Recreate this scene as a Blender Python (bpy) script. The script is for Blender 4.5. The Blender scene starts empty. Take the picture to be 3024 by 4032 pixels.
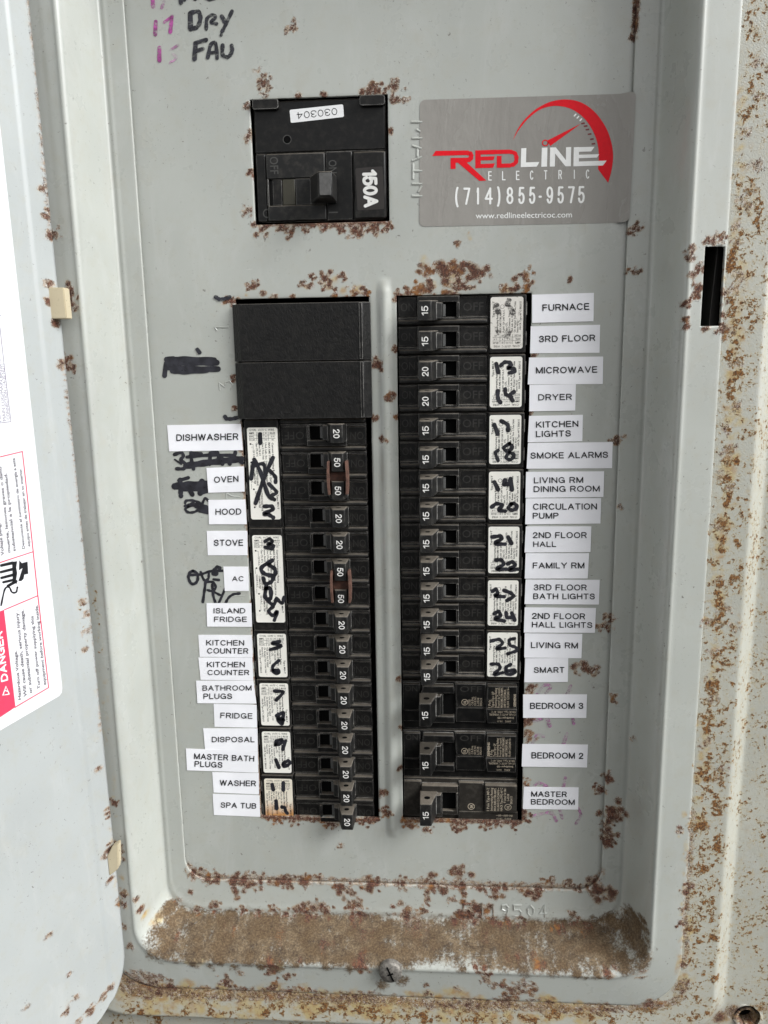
import bpy, bmesh, math, random
import numpy as np
from mathutils import Vector, Matrix

random.seed(4)
S = 0.001                                   # everything below is measured in millimetres
scn = bpy.context.scene
COL = scn.collection

# ------------------------------------------------------------------ camera
CAM = np.array([25.2408, -371.7846, 105.0090])
ROT = np.array([[0.9976151782524593, 0.06710289595611191, -0.016160367403532824],
                [-0.002601406720773875, -0.1974143559460841, -0.9803166859487121],
                [-0.06897237710407739, 0.9780208450849583, -0.1967689959722235]])   # rows: right, down, forward
FPX = 3200.0
cd = bpy.data.cameras.new('camera'); cam = bpy.data.objects.new('camera', cd); COL.objects.link(cam)
cd.sensor_fit = 'VERTICAL'; cd.sensor_height = 36.0; cd.sensor_width = 27.0
cd.lens = 36.0 * FPX / 4032.0
cd.clip_start = 0.01; cd.clip_end = 100.0
m = Matrix.Identity(4)
for i in range(3):
    m[i][0] = ROT[0][i]; m[i][1] = -ROT[1][i]; m[i][2] = -ROT[2][i]; m[i][3] = CAM[i] * S
cam.matrix_world = m
scn.camera = cam
scn.render.resolution_x = 768; scn.render.resolution_y = 1024

# ------------------------------------------------------------------ sky, sun, exposure
SUN = Vector((0.72, -0.33, 0.60)).normalized()
world = bpy.data.worlds.new('World'); scn.world = world; world.use_nodes = True
wn = world.node_tree; wn.nodes.clear()
sky = wn.nodes.new('ShaderNodeTexSky'); sky.sky_type = 'NISHITA'; sky.sun_disc = False
sky.sun_elevation = math.asin(SUN.z); sky.sun_rotation = math.atan2(SUN.x, SUN.y)
sky.air_density = 1.0; sky.dust_density = 3.0; sky.ozone_density = 1.0
hsv = wn.nodes.new('ShaderNodeHueSaturation'); hsv.inputs['Saturation'].default_value = 0.06
bg = wn.nodes.new('ShaderNodeBackground'); bg.inputs['Strength'].default_value = 0.082
wo = wn.nodes.new('ShaderNodeOutputWorld')
wn.links.new(sky.outputs[0], hsv.inputs['Color']); wn.links.new(hsv.outputs[0], bg.inputs['Color'])
wn.links.new(bg.outputs[0], wo.inputs['Surface'])
sd = bpy.data.lights.new('sun', 'SUN'); sd.energy = 1.45; sd.angle = math.radians(27); sd.color = (0.965, 0.99, 1.0)
sun = bpy.data.objects.new('sun', sd); COL.objects.link(sun)
sun.rotation_euler = SUN.to_track_quat('Z', 'Y').to_euler()
vs = scn.view_settings
scn.display_settings.display_device = 'sRGB'
vs.view_transform = 'Standard'; vs.look = 'None'; vs.gamma = 1.0; vs.use_curve_mapping = False
vs.exposure = 1.2

# ------------------------------------------------------------------ survey helpers
def ray(px, py):
    return ROT.T @ np.array([px - 1512.0, py - 2016.0, FPX])

def at(px, py, Y=0.0):                        # point of the plane y = Y seen at that place of the photograph
    d = ray(px, py); t = (Y - CAM[1]) / d[1]
    return CAM + t * d

ZOOM = {'Q1': (0, 0, .9114), 'Q2': (1512, 0, .9114), 'Q3': (0, 1100, .9114), 'Q4': (1512, 1100, .9114),
        'Q5': (0, 2200, .9114), 'Q6': (1512, 2200, .9114), 'Q7': (0, 3000, .9114), 'Q8': (1512, 3000, .9114),
        'A': (500, 3300, .60277), 'B': (1400, 3300, .60277), 'T': (480, 0, .6148), 'C': (2320, 3200, .42435),
        'M': (900, 300, .4822), 'L2': (860, 1080, .42194), 'L': (940, 1640, .3496), 'L4': (960, 2060, .3496),
        'L5': (980, 2460, .33755), 'L6': (980, 2840, .33755), 'R1': (1540, 1120, .36166), 'R2': (1540, 1600, .36166),
        'R3': (1540, 2060, .36166), 'R4': (1560, 2480, .33755), 'R5': (1560, 2820, .3496), 'H': (600, 1100, .25316),
        'G': (600, 1640, .25316), 'N': (700, 2180, .23514), 'S': (1620, 340, .55455), 'K': (0, 1900, .45217),
        'K1': (0, 1000, .45217), 'K0': (0, 0, .45217), 'D': (0, 3000, .46667), 'E1': (2420, 0, .49718), 'E2': (2420, 1000, .5425), 'E3': (2420, 2100, .5425)}

def zp(z, x, y):
    a = ZOOM[z]; return a[0] + x * a[2], a[1] + y * a[2]

# the cover: window of the flat plate and the pressed frame round it
XL, XR, ZB, ZT = -107.2, 105.3, -163.9, 285.0
RIM_Y = -25.0

def sstep(a, b, t):
    t = np.clip((t - a) / (b - a), 0, 1); return t * t * (3 - 2 * t)

def frame_y(p):                                # p = 0 window edge ... 35 rim edge (side millimetres)
    p = np.asarray(p, float)
    y = -2.4 - 0.25 * sstep(0, 9, p)
    y = y - 0.22 * np.exp(-((p - 8.6) / 0.9) ** 2)
    y = y - (-RIM_Y - 2.65) * sstep(10.0, 19.5, p) - 0.35 * np.exp(-((p - 20.0) / 0.9) ** 2)
    return y + 0.125 * np.clip(p - 20.5, 0, 14)      # the rim rolls back towards its outer edge

def side2bottom(p):                            # the bottom strip of the frame is wider than the sides
    return np.interp(p, [0, 10, 19.5, 35, 51, 60.5, 77, 100.2], [0, 18, 29.5, 47.5, 64, 72, 90, 113])

def bottom2side(b):
    return np.interp(b, [0, 18, 29.5, 47.5, 64, 72, 90, 113], [0, 10, 19.5, 35, 51, 60.5, 77, 100.2])

def flange_y(p):
    return -22.8 + 8.0 * sstep(51.0, 60.5, np.asarray(p, float))

def ysurf(x, z):
    p = max(x - XR, XL - x, float(bottom2side(max(ZB - z, 0))) if z < ZB else -1)
    if p < 0: return 0.0
    if p < 35: return float(frame_y(p))
    return float(flange_y(p))

def on_surf(px, py):
    Y = 0.0
    for _ in range(30):
        X = at(px, py, Y); Y = 0.5 * Y + 0.5 * ysurf(X[0], X[2])
    return at(px, py, Y)

# door plane (swung open on the left)
TH = math.radians(68.0)
def hinge(z): return -134.0 - 0.0093 * (z - 20.0)
DO = np.array([-134.0, -28.0, 20.0])
DE = np.array([-math.cos(TH), -math.sin(TH), 0.0]); DN = np.array([math.sin(TH), -math.cos(TH), 0.0])
DV = np.array([-0.0093, 0.0, 1.0])             # the hinge line leans a little
DN = np.cross(DV, DE); DN = DN / np.linalg.norm(DN)
def on_door(px, py, lift=0.0):
    d = ray(px, py); o = DO + DN * lift
    t = DN @ (o - CAM) / (DN @ d); return CAM + t * d

# ------------------------------------------------------------------ objects
def tag(o, label=None, cat=None, group=None, kind=None):
    if label: o['label'] = label
    if cat: o['category'] = cat
    if group: o['group'] = group
    if kind: o['kind'] = kind
    return o

def empty(name, loc, label, cat, group=None, roty=0.0):
    o = bpy.data.objects.new(name, None); COL.objects.link(o)
    o.empty_display_size = 0.01
    o.location = Vector(loc) * S; o.rotation_euler = (0, roty, 0)
    return tag(o, label, cat, group)

def link(name, me, parent=None):
    o = bpy.data.objects.new(name, me); COL.objects.link(o)
    if parent is not None: o.parent = parent
    return o

def mesh_from(name, verts, faces, mats, smooth=False):
    me = bpy.data.meshes.new(name)
    me.from_pydata([tuple(np.asarray(v, float) * S) for v in verts], [], faces)
    for mt in (mats if isinstance(mats, (list, tuple)) else [mats]): me.materials.append(mt)
    if smooth: me.polygons.foreach_set('use_smooth', [True] * len(me.polygons))
    me.update(); return me

class MB:
    """collects boxes and prisms (millimetres), builds ONE mesh"""
    def __init__(s): s.bm = bmesh.new()
    def hexa(s, p, bev=0.0, mat=0, seg=2):     # p: 8 points, front ring (4) then back ring (4)
        vs_ = [s.bm.verts.new(Vector(q) * S) for q in p]
        fs = [(0, 1, 2, 3), (7, 6, 5, 4), (0, 4, 5, 1), (1, 5, 6, 2), (2, 6, 7, 3), (3, 7, 4, 0)]
        faces = [s.bm.faces.new([vs_[i] for i in f]) for f in fs]
        for f in faces: f.material_index = mat
        bmesh.ops.recalc_face_normals(s.bm, faces=faces)
        if bev > 0:
            es = list({e for f in faces for e in f.edges})
            r = bmesh.ops.bevel(s.bm, geom=es, offset=bev * S, segments=seg, profile=0.5, affect='EDGES', clamp_overlap=True)
            for f in r['faces']: f.material_index = mat; f.smooth = True
        return s
    def box(s, x0, x1, y0, y1, z0, z1, bev=0.0, mat=0):
        return s.hexa([(x0, y0, z0), (x1, y0, z0), (x1, y0, z1), (x0, y0, z1),
                       (x0, y1, z0), (x1, y1, z0), (x1, y1, z1), (x0, y1, z1)], bev, mat)
    def prism(s, poly, y0, y1, bev=0.0, mat=0):   # polygon in x,z pushed from y0 (front) to y1
        n = len(poly)
        a = [s.bm.verts.new(Vector((x, y0, z)) * S) for x, z in poly]
        b = [s.bm.verts.new(Vector((x, y1, z)) * S) for x, z in poly]
        faces = [s.bm.faces.new(a), s.bm.faces.new(b[::-1])]
        for i in range(n): faces.append(s.bm.faces.new([a[(i + 1) % n], a[i], b[i], b[(i + 1) % n]]))
        for f in faces: f.material_index = mat
        bmesh.ops.recalc_face_normals(s.bm, faces=faces)
        if bev > 0:
            es = [e for e in faces[0].edges] + [e for f in faces[2:] for e in f.edges if (e.verts[0] in a) != (e.verts[1] in a)]
            r = bmesh.ops.bevel(s.bm, geom=list(set(es)), offset=bev * S, segments=2, profile=0.5, affect='EDGES', clamp_overlap=True)
            for f in r['faces']: f.material_index = mat; f.smooth = True
        return s
    def disc(s, c, ax, ay, r, mat=0, n=20, ry=None):   # flat filled ellipse
        c = Vector(c); ax = Vector(ax); ay = Vector(ay); ry = ry or r
        v = [s.bm.verts.new((c + ax * (math.cos(t) * r) + ay * (math.sin(t) * ry)) * S) for t in [2 * math.pi * i / n for i in range(n)]]
        f = s.bm.faces.new(v); f.material_index = mat; return s
    def mesh(s, name, mats):
        me = bpy.data.meshes.new(name); s.bm.to_mesh(me); s.bm.free()
        for mt in (mats if isinstance(mats, (list, tuple)) else [mats]): me.materials.append(mt)
        return me
    def build(s, name, mats, parent=None): return link(name, s.mesh(name, mats), parent)

def rrect(x0, x1, z0, z1, r, n=5):
    pts = []
    for cx, cz, a in ((x1 - r, z1 - r, 0), (x0 + r, z1 - r, 90), (x0 + r, z0 + r, 180), (x1 - r, z0 + r, 270)):
        for i in range(n + 1):
            t = math.radians(a + 90 * i / n); pts.append((cx + r * math.cos(t), cz + r * math.sin(t)))
    return pts

# ------------------------------------------------------------------ materials
class NT:
    def __init__(s, name):
        s.m = bpy.data.materials.new(name); s.m.use_nodes = True; s.t = s.m.node_tree; s.t.nodes.clear()
        s.out = s.t.nodes.new('ShaderNodeOutputMaterial'); s.b = s.t.nodes.new('ShaderNodeBsdfPrincipled')
        s.t.links.new(s.b.outputs[0], s.out.inputs['Surface'])
        tc = s.t.nodes.new('ShaderNodeTexCoord')
        mp = s.t.nodes.new('ShaderNodeMapping'); mp.inputs['Scale'].default_value = (1 / S,) * 3
        s.t.links.new(tc.outputs['Object'], mp.inputs['Vector'])
        oi = s.t.nodes.new('ShaderNodeObjectInfo')
        ad = s.t.nodes.new('ShaderNodeVectorMath'); ad.operation = 'MULTIPLY_ADD'
        cm = s.t.nodes.new('ShaderNodeCombineXYZ')
        for i in range(3): s.t.links.new(oi.outputs['Random'], cm.inputs[i])
        s.t.links.new(cm.outputs[0], ad.inputs[0]); ad.inputs[1].default_value = (170, 60, 230)
        s.t.links.new(mp.outputs[0], ad.inputs[2])
        s.co = ad.outputs[0]
    def put(s, sock, v):
        if hasattr(v, 'is_output') or isinstance(v, bpy.types.NodeSocket): s.t.links.new(v, sock)
        elif isinstance(v, (tuple, list)) and len(v) == 3 and sock.type == 'RGBA': sock.default_value = (*v, 1)
        else: sock.default_value = v
    def noise(s, scale, detail=3, rough=0.55, dist=0.0, co=None, stretch=None):
        n = s.t.nodes.new('ShaderNodeTexNoise'); n.inputs['Scale'].default_value = scale
        n.inputs['Detail'].default_value = detail; n.inputs['Roughness'].default_value = rough; n.inputs['Distortion'].default_value = dist
        c = co or s.co
        if stretch:
            mp = s.t.nodes.new('ShaderNodeMapping'); mp.inputs['Scale'].default_value = stretch; s.t.links.new(c, mp.inputs['Vector']); c = mp.outputs[0]
        s.t.links.new(c, n.inputs['Vector']); return n.outputs['Fac']
    def math(s, op, a, b=0.0, c=0.0, clamp=False):
        n = s.t.nodes.new('ShaderNodeMath'); n.operation = op; n.use_clamp = clamp
        s.put(n.inputs[0], a); s.put(n.inputs[1], b); s.put(n.inputs[2], c); return n.outputs[0]
    def ramp(s, v, a, b, lo=0.0, hi=1.0):
        n = s.t.nodes.new('ShaderNodeMapRange'); n.interpolation_type = 'SMOOTHSTEP'
        s.put(n.inputs['Value'], v); n.inputs['From Min'].default_value = a; n.inputs['From Max'].default_value = b
        n.inputs['To Min'].default_value = lo; n.inputs['To Max'].default_value = hi; return n.outputs[0]
    def mix(s, f, a, b, mode='MIX'):
        n = s.t.nodes.new('ShaderNodeMix'); n.data_type = 'RGBA'; n.blend_type = mode
        s.put(n.inputs[0], f); s.put(n.inputs[6], a); s.put(n.inputs[7], b); return n.outputs[2]
    def bump(s, h, dist, strength=1.0, normal=None):
        n = s.t.nodes.new('ShaderNodeBump'); n.inputs['Strength'].default_value = strength; n.inputs['Distance'].default_value = dist * S
        s.put(n.inputs['Height'], h)
        if normal is not None: s.t.links.new(normal, n.inputs['Normal'])
        return n.outputs[0]
    def attr(s, name):
        n = s.t.nodes.new('ShaderNodeAttribute'); n.attribute_name = name
        sp = s.t.nodes.new('ShaderNodeSeparateColor'); s.t.links.new(n.outputs['Color'], sp.inputs[0])
        return sp.outputs[0], sp.outputs[1], sp.outputs[2], n.outputs['Alpha']
    def done(s, col, rough, normal=None, metal=0.0, spec=0.5):
        s.put(s.b.inputs['Base Color'], col); s.put(s.b.inputs['Roughness'], rough); s.put(s.b.inputs['Metallic'], metal)
        s.b.inputs['Specular IOR Level'].default_value = spec
        if normal is not None: s.t.links.new(normal, s.b.inputs['Normal'])
        return s.m

def paint_material(name, base, rough=0.36, peel=0.05):
    n = NT(name)
    R, G, B, A = n.attr('wear')
    big = n.noise(0.02, 3); mid = n.noise(0.16, 4, 0.6); fine = n.noise(1.6, 3)
    c = n.mix(n.ramp(big, 0.3, 0.7), tuple(x * 0.96 for x in base), tuple(min(1, x * 1.05) for x in base))
    c = n.mix(n.math('MULTIPLY', n.ramp(mid, 0.45, 0.8), 0.30), c, (0.36, 0.34, 0.27))
    c = n.mix(n.math('MULTIPLY', n.ramp(n.noise(0.07, 5, 0.7, 0.8, stretch=(1.0, 1, 0.35)), 0.50, 0.72), 0.28), c, (0.50, 0.51, 0.49))
    # tiny dark specks of grime
    sp1 = n.ramp(n.noise(0.60, 5, 0.62, 0.6), 0.655, 0.685); gate = n.ramp(n.noise(0.045, 2), 0.36, 0.58)
    c = n.mix(n.math('MULTIPLY', n.math('MULTIPLY', sp1, gate), 0.75), c, (0.10, 0.085, 0.07))
    sp2 = n.ramp(n.noise(1.1, 4, 0.6, 0.4), 0.665, 0.70)
    c = n.mix(n.math('MULTIPLY', n.math('MULTIPLY', sp2, n.ramp(n.noise(0.03, 2), 0.4, 0.65)), 0.55), c, (0.13, 0.11, 0.09))
    # fine scratches
    sc = n.ramp(n.noise(0.5, 4, 0.6, 2.0, stretch=(0.25, 1, 2.2)), 0.71, 0.74)
    c = n.mix(n.math('MULTIPLY', sc, 0.30), c, (0.62, 0.62, 0.58))
    # yellow-brown stain
    st = n.math('ADD', n.math('MULTIPLY', B, 0.95), n.math('MULTIPLY', n.math('SUBTRACT', n.noise(0.22, 5, 0.65), 0.5), 1.3))
    stm = n.math('MULTIPLY', n.ramp(st, 0.22, 0.90), 0.85)
    c = n.mix(stm, c, n.mix(n.ramp(n.noise(0.3, 4), 0.4, 0.65), (0.46, 0.35, 0.15), (0.36, 0.20, 0.06)))
    # dust cake
    dn = n.noise(0.16, 8, 0.78); dg = n.noise(1.15, 4, 0.7)
    dv = n.math('ADD', G, n.math('ADD', n.math('MULTIPLY', n.math('SUBTRACT', n.noise(0.8, 8, 0.8), 0.5), 1.5), n.math('MULTIPLY', n.math('SUBTRACT', n.noise(0.10, 5, 0.6), 0.5), 1.5)))
    dm = n.math('MULTIPLY', n.ramp(dv, 0.18, 0.80), n.ramp(G, 0.02, 0.2))
    dcol = n.mix(n.ramp(dn, 0.36, 0.64), (0.052, 0.032, 0.017), (0.195, 0.140, 0.082))
    dcol = n.mix(n.math('MULTIPLY', n.ramp(n.noise(0.10, 4), 0.48, 0.62), 0.75), dcol, (0.100, 0.058, 0.024))
    dcol = n.mix(n.ramp(dg, 0.40, 0.70, 0.0, 0.4), dcol, (0.25, 0.185, 0.115))
    dcol = n.mix(n.ramp(dg, 0.62, 0.34, 0.0, 0.6), dcol, (0.060, 0.040, 0.026))
    c = n.mix(dm, c, dcol)
    # rust
    A = n.math('MULTIPLY', A, n.ramp(n.noise(0.075, 4, 0.65), 0.36, 0.64, 0.6, 1.3))
    rv = n.math('ADD', n.math('MULTIPLY', R, 1.27), n.math('ADD', n.math('MULTIPLY', n.math('SUBTRACT', n.noise(0.34, 6, 0.72, 0.0), 0.5), 1.6), n.math('MULTIPLY', n.math('SUBTRACT', n.noise(2.2, 6, 0.80, 0.0), 0.5), 3.9)))
    rm = n.math('MULTIPLY', n.ramp(rv, 0.52, 0.84), n.ramp(R, 0.02, 0.12)); halo = n.ramp(n.math('ADD', n.math('MULTIPLY', R, 1.3), n.math('MULTIPLY', n.math('SUBTRACT', n.noise(0.5, 5, 0.7), 0.5), 1.6)), 0.1, 0.75)
    c = n.mix(n.math('MULTIPLY', halo, n.math('MULTIPLY', n.ramp(R, 0.02, 0.3, 0.0, 0.7), n.math('SUBTRACT', 1.0, dm))), c, (0.37, 0.235, 0.125))
    chip = n.math('MULTIPLY', n.ramp(n.noise(0.9, 4, 0.6), 0.56, 0.61), n.math('MULTIPLY', n.ramp(R, 0.12, 0.45, 0.0, 0.8), n.math('SUBTRACT', 1.0, dm)))
    c = n.mix(chip, c, (0.58, 0.55, 0.53))
    rc = n.mix(n.ramp(n.noise(0.9, 5, 0.7), 0.38, 0.64), (0.045, 0.020, 0.016), (0.180, 0.076, 0.043))
    rc = n.mix(n.ramp(n.noise(0.14, 3), 0.54, 0.70, 0.0, 0.75), rc, (0.31, 0.135, 0.035))
    rc = n.mix(n.ramp(rv, 1.1, 2.0, 0.0, 0.65), rc, (0.060, 0.028, 0.024))
    c = n.mix(rm, c, rc)
    # rust freckles
    fv = n.math('ADD', n.math('MULTIPLY', A, 0.31), n.noise(0.55, 7, 0.72, 0.2))
    fm = n.math('MULTIPLY', n.ramp(fv, 0.70, 0.76), n.ramp(A, 0.02, 0.15))
    c = n.mix(n.math('MULTIPLY', n.ramp(fv, 0.62, 0.74, 0.0, 0.65), n.ramp(A, 0.1, 0.5)), c, (0.46, 0.36, 0.18))
    c = n.mix(fm, c, n.mix(n.ramp(n.noise(1.0, 3), 0.36, 0.62), (0.070, 0.032, 0.016), (0.25, 0.115, 0.032)))
    allr = n.math('MAXIMUM', rm, n.math('MAXIMUM', dm, fm))
    ro = n.math('ADD', n.ramp(allr, 0.0, 1.0, rough - 0.08, 0.85), n.math('MULTIPLY', n.noise(0.05, 4, 0.65), 0.16))
    h = n.math('ADD', n.math('MULTIPLY', fine, peel), n.math('MULTIPLY', n.math('MULTIPLY', n.noise(1.4, 6, 0.75), allr), 0.7))
    h = n.math('ADD', h, n.math('MULTIPLY', n.math('MULTIPLY', n.noise(0.9, 3), B), 0.1))
    flake = n.math('MULTIPLY', n.ramp(n.noise(0.6, 4, 0.6), 0.5, 0.6), n.ramp(R, 0.05, 0.4))
    h = n.math('ADD', h, n.math('MULTIPLY', flake, 0.35))
    n.put(n.b.inputs['Coat Weight'], n.ramp(allr, 0.0, 0.6, 0.55, 0.0)); n.b.inputs['Coat Roughness'].default_value = 0.14
    return n.done(c, ro, n.bump(h, 0.35), spec=0.5)

def plastic(name, base, rough=0.45, dust=0.8, grain=0.0, edge=0.5):
    n = NT(name)
    ge = n.t.nodes.new('ShaderNodeNewGeometry'); sp = n.t.nodes.new('ShaderNodeSeparateXYZ'); n.t.links.new(ge.outputs['Normal'], sp.inputs[0])
    up = n.ramp(sp.outputs[2], 0.25, 0.9)
    nz = n.noise(0.35, 5, 0.65); nf = n.noise(2.2, 4, 0.7)
    c = n.mix(n.math('MULTIPLY', n.ramp(nz, 0.42, 0.75), 0.17 * dust), base, (0.16, 0.145, 0.12))
    bv = n.t.nodes.new('ShaderNodeBevel'); bv.samples = 4; bv.inputs['Radius'].default_value = 0.42 * S
    dt = n.t.nodes.new('ShaderNodeVectorMath'); dt.operation = 'DOT_PRODUCT'
    n.t.links.new(bv.outputs[0], dt.inputs[0]); n.t.links.new(ge.outputs['Normal'], dt.inputs[1])
    em = n.math('MULTIPLY', n.ramp(dt.outputs['Value'], 0.993, 0.92), n.ramp(nz, 0.32, 0.58, 0.3, edge * 1.7))
    c = n.mix(em, c, (0.36, 0.35, 0.33))
    dm = n.math('MULTIPLY', up, n.math('ADD', n.math('MULTIPLY', nf, 0.7), n.math('MULTIPLY', nz, 0.7)))
    dm = n.math('MULTIPLY', dm, dust, clamp=True)
    c = n.mix(dm, c, n.mix(nf, (0.13, 0.105, 0.080), (0.30, 0.265, 0.215)))
    ro = n.math('ADD', n.math('MULTIPLY', nz, 0.22), n.math('ADD', n.math('MULTIPLY', dm, 0.4), rough - 0.08))
    SPEC_ = 0.28
    h = n.math('ADD', n.math('MULTIPLY', n.noise(1.1, 2, 0.5, 0.6, stretch=(1.0, 1, 0.55)), grain), n.math('MULTIPLY', nf, 0.05))
    return n.done(c, ro, n.bump(h, 0.3), spec=SPEC_)

def simple(name, base, rough=0.6, vary=0.06, scale=0.6, spec=0.5, metal=0.0):
    n = NT(name); nz = n.noise(scale, 4, 0.6)
    c = n.mix(n.ramp(nz, 0.3, 0.7), tuple(x * (1 - vary) for x in base), tuple(min(1, x * (1 + vary)) for x in base))
    return n.done(c, rough, n.bump(n.noise(2.0, 3), 0.04), metal=metal, spec=spec)

def paper(name, base, spot=0.0, rough=0.45):
    n = NT(name); nz = n.noise(0.8, 5, 0.65)
    c = n.mix(n.ramp(n.noise(0.06, 2), 0.35, 0.65), tuple(x * 0.94 for x in base), base)
    sp = n.math('MULTIPLY', n.ramp(nz, 0.60, 0.72), spot)
    c = n.mix(sp, c, (0.13, 0.11, 0.085))
    return n.done(c, rough, n.bump(n.noise(0.35, 3), 0.05), spec=0.45)

def ink(name, base, fade_lo, fade_hi, keep=0.0):
    n = NT(name)
    f = n.ramp(n.noise(0.55, 5, 0.7, 0.3, stretch=(0.6, 1, 1.0)), fade_lo, fade_hi, keep, 1.0)
    c = n.mix(n.ramp(n.noise(0.3, 3), 0.35, 0.65), base, tuple(x * 1.9 + 0.006 for x in base))
    n.done(c, 0.42, None, spec=0.5)
    tr = n.t.nodes.new('ShaderNodeBsdfTransparent'); mx = n.t.nodes.new('ShaderNodeMixShader')
    n.t.links.new(f, mx.inputs[0]); n.t.links.new(tr.outputs[0], mx.inputs[1]); n.t.links.new(n.b.outputs[0], mx.inputs[2])
    n.t.links.new(mx.outputs[0], n.out.inputs['Surface']); return n.m

PAINT = paint_material('grey_enamel', (0.395, 0.408, 0.375), 0.29)
PAINT_FLANGE = paint_material('weathered_grey_enamel', (0.43, 0.43, 0.375), 0.40, 0.45)
PAINT_DOOR = paint_material('door_grey_enamel', (0.375, 0.395, 0.39), 0.42)
BLACK = plastic('black_plastic', (0.0065, 0.0062, 0.006), 0.42, 0.6, 0.0, 0.55)
BLACK_HANDLE = plastic('black_handle_plastic', (0.011, 0.011, 0.011), 0.42, 0.85, 0.0, 0.5)
BLACK_CLEAN = plastic('black_breaker_plastic', (0.0055, 0.0055, 0.0055), 0.34, 0.35, 0.0, 0.6)
BLACK_DUSTY = plastic('dusty_black_plastic', (0.017, 0.0145, 0.0115), 0.65, 1.0)
BLACK_GRAIN = plastic('grained_black_plastic', (0.0065, 0.0062, 0.006), 0.44, 0.25, 0.9, 0.3)
INNER_SHADE = simple('painted_inner_shade', (0.004, 0.004, 0.004), 0.9, spec=0.05)  # near-black colour stands in for shade inside holes, slots and the box
LETTER_DARK = simple('lighter_raised_letters', (0.021, 0.0195, 0.017), 0.6, 0.3)  # a little lighter than the housing, so the raised letters show
GREY_PLASTIC = simple('grey_plastic', (0.10, 0.10, 0.097), 0.5)
WHITE_TAPE = paper('white_label_tape', (0.87, 0.87, 0.90), 0.02)
CREAM_LABEL = paper('aged_white_label', (0.86, 0.84, 0.77), 0.30)
DIRTY_LABEL = paper('dirty_white_label', (0.74, 0.71, 0.65), 0.95)
RUSTED_LABEL = None
WHITE_STICKER = paper('white_sticker', (0.80, 0.80, 0.80), 0.0)
DOOR_STICKER = paper('white_door_sticker', (0.70, 0.70, 0.72), 0.12, 0.4)
PRINT = simple('black_print', (0.010, 0.010, 0.012), 0.6, spec=0.25)
PRINT_FADED = simple('faded_print', (0.10, 0.095, 0.085), 0.6)
WHITE_PRINT = simple('white_print', (0.72, 0.71, 0.68), 0.5)
TAN_PRINT = simple('tan_print', (0.40, 0.34, 0.26), 0.55)
GREY_PRINT = simple('grey_purple_print', (0.18, 0.155, 0.22), 0.5)
DARK_PRINT = simple('dark_grey_print', (0.06, 0.05, 0.065), 0.5)
RED = simple('sticker_red', (0.72, 0.006, 0.016), 0.5, 0.04, spec=0.2)
DARK_RED = simple('sticker_dark_red', (0.16, 0.010, 0.016), 0.35, 0.04)
PINK_RED = simple('faded_red_print', (0.78, 0.045, 0.10), 0.45, 0.03)
SILVER = None
COPPER = simple('rusty_copper', (0.105, 0.052, 0.036), 0.75, 0.35, 0.5)
COPPER_DARK = simple('dark_rusty_copper', (0.050, 0.019, 0.011), 0.85, 0.35, 0.5)
CREAM = paper('cream_foam', (0.52, 0.45, 0.31), 0.85, 0.85)
TAN_EDGE = simple('bare_tan_edge', (0.47, 0.41, 0.30), 0.6, 0.15)
STEEL = simple('dull_steel', (0.20, 0.185, 0.165), 0.6, 0.4, 0.8, metal=0.5)
INK = ink('black_marker_ink', (0.010, 0.010, 0.014), 0.22, 0.40, 0.5)
INK_WORN = ink('worn_marker_ink', (0.012, 0.012, 0.017), 0.34, 0.54, 0.35)
INK_FAINT = ink('smudged_marker_ink', (0.035, 0.032, 0.030), 0.42, 0.62, 0.1)
PURPLE = ink('purple_marker_ink', (0.26, 0.045, 0.19), 0.34, 0.60, 0.15)
PURPLE_FAINT = ink('faint_purple_ink', (0.30, 0.14, 0.25), 0.42, 0.68, 0.1)

def silver():
    n = NT('brushed_silver_sticker')
    w = n.noise(0.045, 4, 0.6, 0.6, stretch=(1.6, 1, 0.5)); f = n.noise(1.8, 3, stretch=(0.3, 1, 2.0))
    c = n.mix(w, (0.245, 0.230, 0.208), (0.35, 0.333, 0.305)); c = n.mix(n.math('MULTIPLY', f, 0.25), c, (0.17, 0.16, 0.145))
    return n.done(c, n.math('ADD', n.math('MULTIPLY', w, 0.22), 0.16), n.bump(n.math('ADD', w, n.math('MULTIPLY', n.noise(0.12, 3), 0.4)), 0.5), spec=0.5)
SILVER = silver()

def rusted_label():
    n = NT('rust_stained_label')
    sp = n.t.nodes.new('ShaderNodeSeparateXYZ'); tc = n.t.nodes.new('ShaderNodeTexCoord'); n.t.links.new(tc.outputs['Generated'], sp.inputs[0])
    v = n.math('ADD', sp.outputs[2], n.math('MULTIPLY', n.math('SUBTRACT', n.noise(0.3, 5), 0.5), 0.5))
    c = n.mix(n.ramp(v, 0.45, 1.0), (0.78, 0.72, 0.60), (0.46, 0.20, 0.045))
    return n.done(c, 0.6)
RUSTED_LABEL = rusted_label()

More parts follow.
